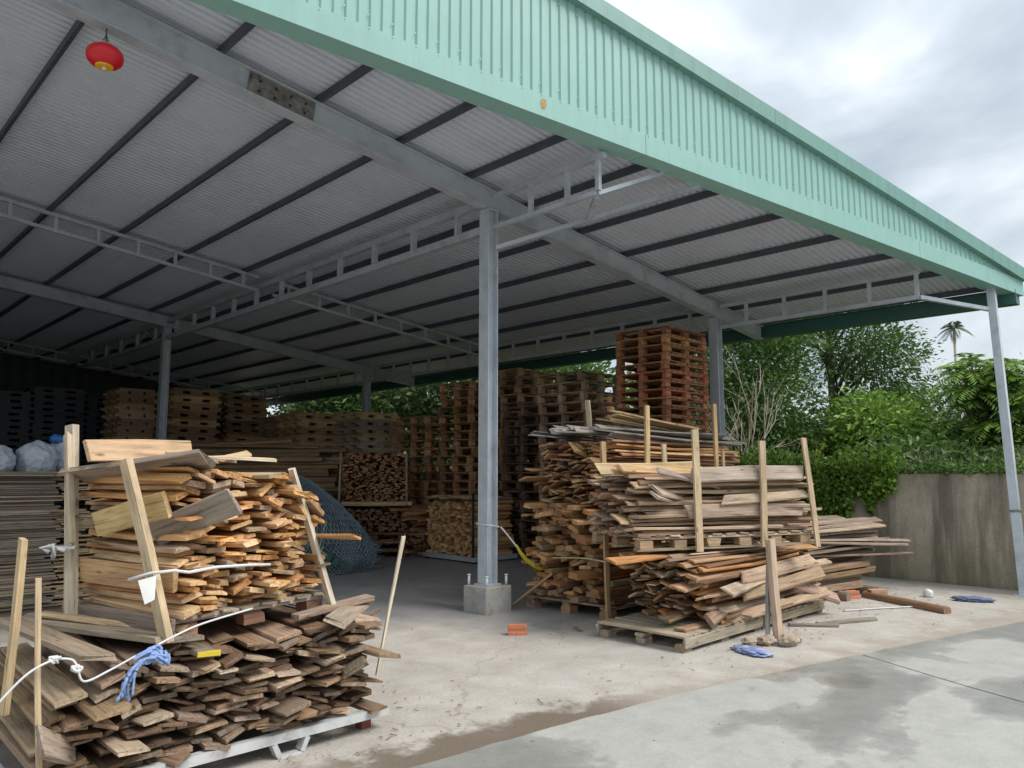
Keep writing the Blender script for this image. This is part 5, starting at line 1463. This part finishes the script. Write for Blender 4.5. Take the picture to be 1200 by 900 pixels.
# banana plant by the rear column
bn_ = thing('banana_plant', 'pale green banana plant with long arching leaves by the rear column', 'plant', (13.9, 19.4, 0))
mb = MB(); mb.tube([(0, 0, -0.1), (0, 0, 1.5)], [0.10, 0.07], 8); mb.obj('stem', 'pale_bark', bn_, True)
for i in range(7):
    a = i * 0.9 + 0.4; V_ = []; F_ = []; W_ = []
    for s in range(9):
        q = s / 8; r = 1.5 * q; z = 1.4 + 1.0 * q - 1.15 * q * q
        w = 0.24 * sin(pi * (0.06 + 0.92 * q)) ** 0.6
        d = Vector((cos(a), sin(a), 0)); sd_ = Vector((-sin(a), cos(a), 0))
        V_ += [d * r + sd_ * w + Vector((0, 0, z + 0.05)), d * r + Vector((0, 0, z)), d * r - sd_ * w + Vector((0, 0, z + 0.05))]
    for s in range(8):
        F_ += [(3 * s, 3 * s + 1, 3 * s + 4, 3 * s + 3), (3 * s + 1, 3 * s + 2, 3 * s + 5, 3 * s + 4)]
    me = mesh('leaf', V_, F_, ['leaf_bright']); at = me.attributes.new('tint', 'FLOAT', 'FACE'); at.data.foreach_set('value', [R.uniform(0.6, 1)] * len(F_))
    link('leaf', me, bn_)
# bare pale shrub beside the outer column
bs = thing('bare_shrub', 'leafless pale tangled shrub beside the outer column', 'shrub', (14.3, 7.85, 0))
mb = MB()
def twig(p, d, ln, r, depth):
    pts = [p]; q = p.copy(); dd = d.copy()
    for s in range(5):
        dd = (dd + Vector((R.uniform(-.20, .20), R.uniform(-.20, .20), R.uniform(-.10, .12)))).normalized()
        q = q + dd * (ln / 5); pts.append(q.copy())
    mb.tube(pts, [r * (1 - 0.13 * i) for i in range(6)], 4, cap=False)
    if depth > 0:
        for _ in range(R.randint(3, 5)):
            i = R.randint(1, 4)
            nd = (dd + Vector((R.uniform(-.45, .45), R.uniform(-.45, .45), R.uniform(-.6, .4)))).normalized()
            twig(pts[i].copy(), nd, ln * R.uniform(0.35, 0.6), r * 0.6, depth - 1)
for i in range(9):
    a = R.uniform(0, 2 * pi)
    twig(Vector((R.uniform(-.3, .3), R.uniform(-.3, .3), 0.0)), Vector((0.09 * cos(a), 0.09 * sin(a), 1.0)).normalized(), R.uniform(2.6, 3.5), R.uniform(0.016, 0.026), 2)
mb.obj('branches', 'pale_bark', bs, True)
# bare twigs far behind
bt_ = thing('bare_tree', 'thin leafless tree far behind the wall under the palm', 'tree', (34, 9.4, 0))
mb = MB()
for i in range(4):
    a = R.uniform(0, 6)
    twig(Vector((0, 0, 2.0)), Vector((0.25 * cos(a), 0.25 * sin(a), 1)).normalized(), 3.2, 0.035, 3)
mb.tube([(0, 0, -0.1), (0, 0, 2.1)], [0.09, 0.06], 6)
mb.obj('branches', 'bark', bt_, True)
# distant palm
pm = thing('palm_tree', 'slender palm standing alone against the sky', 'palm tree', (67.8, 17.9, 0))
mb = MB(); mb.tube([(0, 0, -0.1), (0.1, 0.05, 6), (0, 0, 13.4)], [0.16, 0.12, 0.09], 8); mb.obj('trunk', 'pale_bark', pm, True)
V_ = []; T_ = []
for i in range(15):
    a = i * 2.4; el = R.uniform(-0.2, 1.2); ln = R.uniform(1.3, 1.7)
    d = Vector((cos(a) * cos(el), sin(a) * cos(el), sin(el))); c = Vector((0, 0, 13.4)); prev = c; side = d.cross(Vector((0, 0, 1))).normalized(); tint = R.random()
    for s in range(1, 21):
        q = s / 20; p = c + d * ln * q + Vector((0, 0, -1.1 * q * q)); tg_ = (p - prev).normalized(); prev = p
        for sg in (-1, 1):
            L_ = 0.48 * sin(pi * (0.15 + 0.8 * q)); ld = (side * sg * 0.7 + tg_ * 0.5 + Vector((0, 0, -0.6))).normalized(); wv = tg_ * 0.07
            V_ += [p, p + ld * L_ * 0.5 + wv * 0.5, p + ld * L_, p + ld * L_ * 0.5 - wv * 0.5]; T_.append(tint)
leaf_object('crown', np.array([tuple(p) for p in V_]), np.array(T_), 'leaf_dark', pm)
V_ = []
for i in range(40):
    p = Vector((R.gauss(0, .16), R.gauss(0, .16), 13.1 - R.random() * 0.5)); V_ += [p, p + Vector((0.06, 0, -.3)), p + Vector((0, 0, -0.7)), p + Vector((-0.06, 0, -.3))]
leaf_object('dead_fronds', np.array([tuple(p) for p in V_]), NR.uniform(0, 1, 40), 'leaf_brown', pm)
# vine hanging over the wall
vn = thing('climbing_vine', 'bright green climbing vine hanging over the wall', 'vine', (12.45, 5.3, 0))
n = 16800
yy = NR.uniform(-1.08, 3.2, n); u = NR.random(n)
drop = 0.40 + 0.26 * np.sin(yy * 2.3 + 1) * 0.5 + 0.30 * (yy > -0.75)
drop = drop * (0.75 + 0.5 * np.sin(yy * 9.0) * np.sin(yy * 4.1 + 0.7))
drop = np.where(yy < -0.95, 0.12, drop)
face = NR.random(n) < 0.55
zz = np.where(face, 1.72 - u ** 1.1 * (drop + 0.25), 1.62 + NR.gamma(1.6, 0.05, n) * (0.7 + 0.9 * np.abs(np.sin(yy * 5.3))))
xx = np.where(face, -0.02 - np.abs(NR.normal(0, 0.05, n)) - 0.10 * np.maximum(0, np.sin(yy * 7 + zz * 9)) * np.maximum(0, np.sin(zz * 13 + yy * 3)), NR.uniform(-0.16, 0.5, n))
p = np.stack([xx, yy, zz], 1)
nrm = np.where(face[:, None], np.array([-0.6, 0, -0.7]), np.array([-0.3, -0.1, 0.35]))
v = leaf_cloud(p, nrm, 0.078, 0.85, 0.45)
leaf_object('foliage', v, 0.5 * np.repeat(NR.uniform(0, 1, n // 12), 12) + 0.5 * NR.uniform(0, 1, n) * np.where(face, 0.7, 1.0), 'leaf_bright', vn)
mb = MB()
for i in range(26):
    y0 = R.uniform(-0.95, 3.0); L_ = R.uniform(0.3, 0.8)
    mb.tube([(-0.02, y0, 1.66), (-0.05, y0 + R.uniform(-.06, .06), 1.66 - L_ * 0.5), (-0.05, y0 + R.uniform(-.12, .12), 1.66 - L_)], [0.008, 0.006, 0.003], 4)
mb.obj('stems', 'bark', vn)
# creepers thinning out along the wall top to the right
n = 3600
yy = -4.0 + np.abs(NR.normal(0, 1.0, n)) * 0 + NR.uniform(-0.6, 3.0, n)
p = np.stack([NR.uniform(-0.04, 0.5, n), yy, 1.60 + NR.gamma(1.3, 0.04, n)], 1)
v = leaf_cloud(p, np.tile(np.array([-0.3, 0, 0.4]), (n, 1)), 0.065, 0.6, 0.6)
cr = thing('wall_creeper', 'low creeper growing along the wall top to the right', 'vine', (12.45, 5.3, 0))
leaf_object('foliage', v, NR.uniform(0, 1, n), 'leaf_mid', cr)
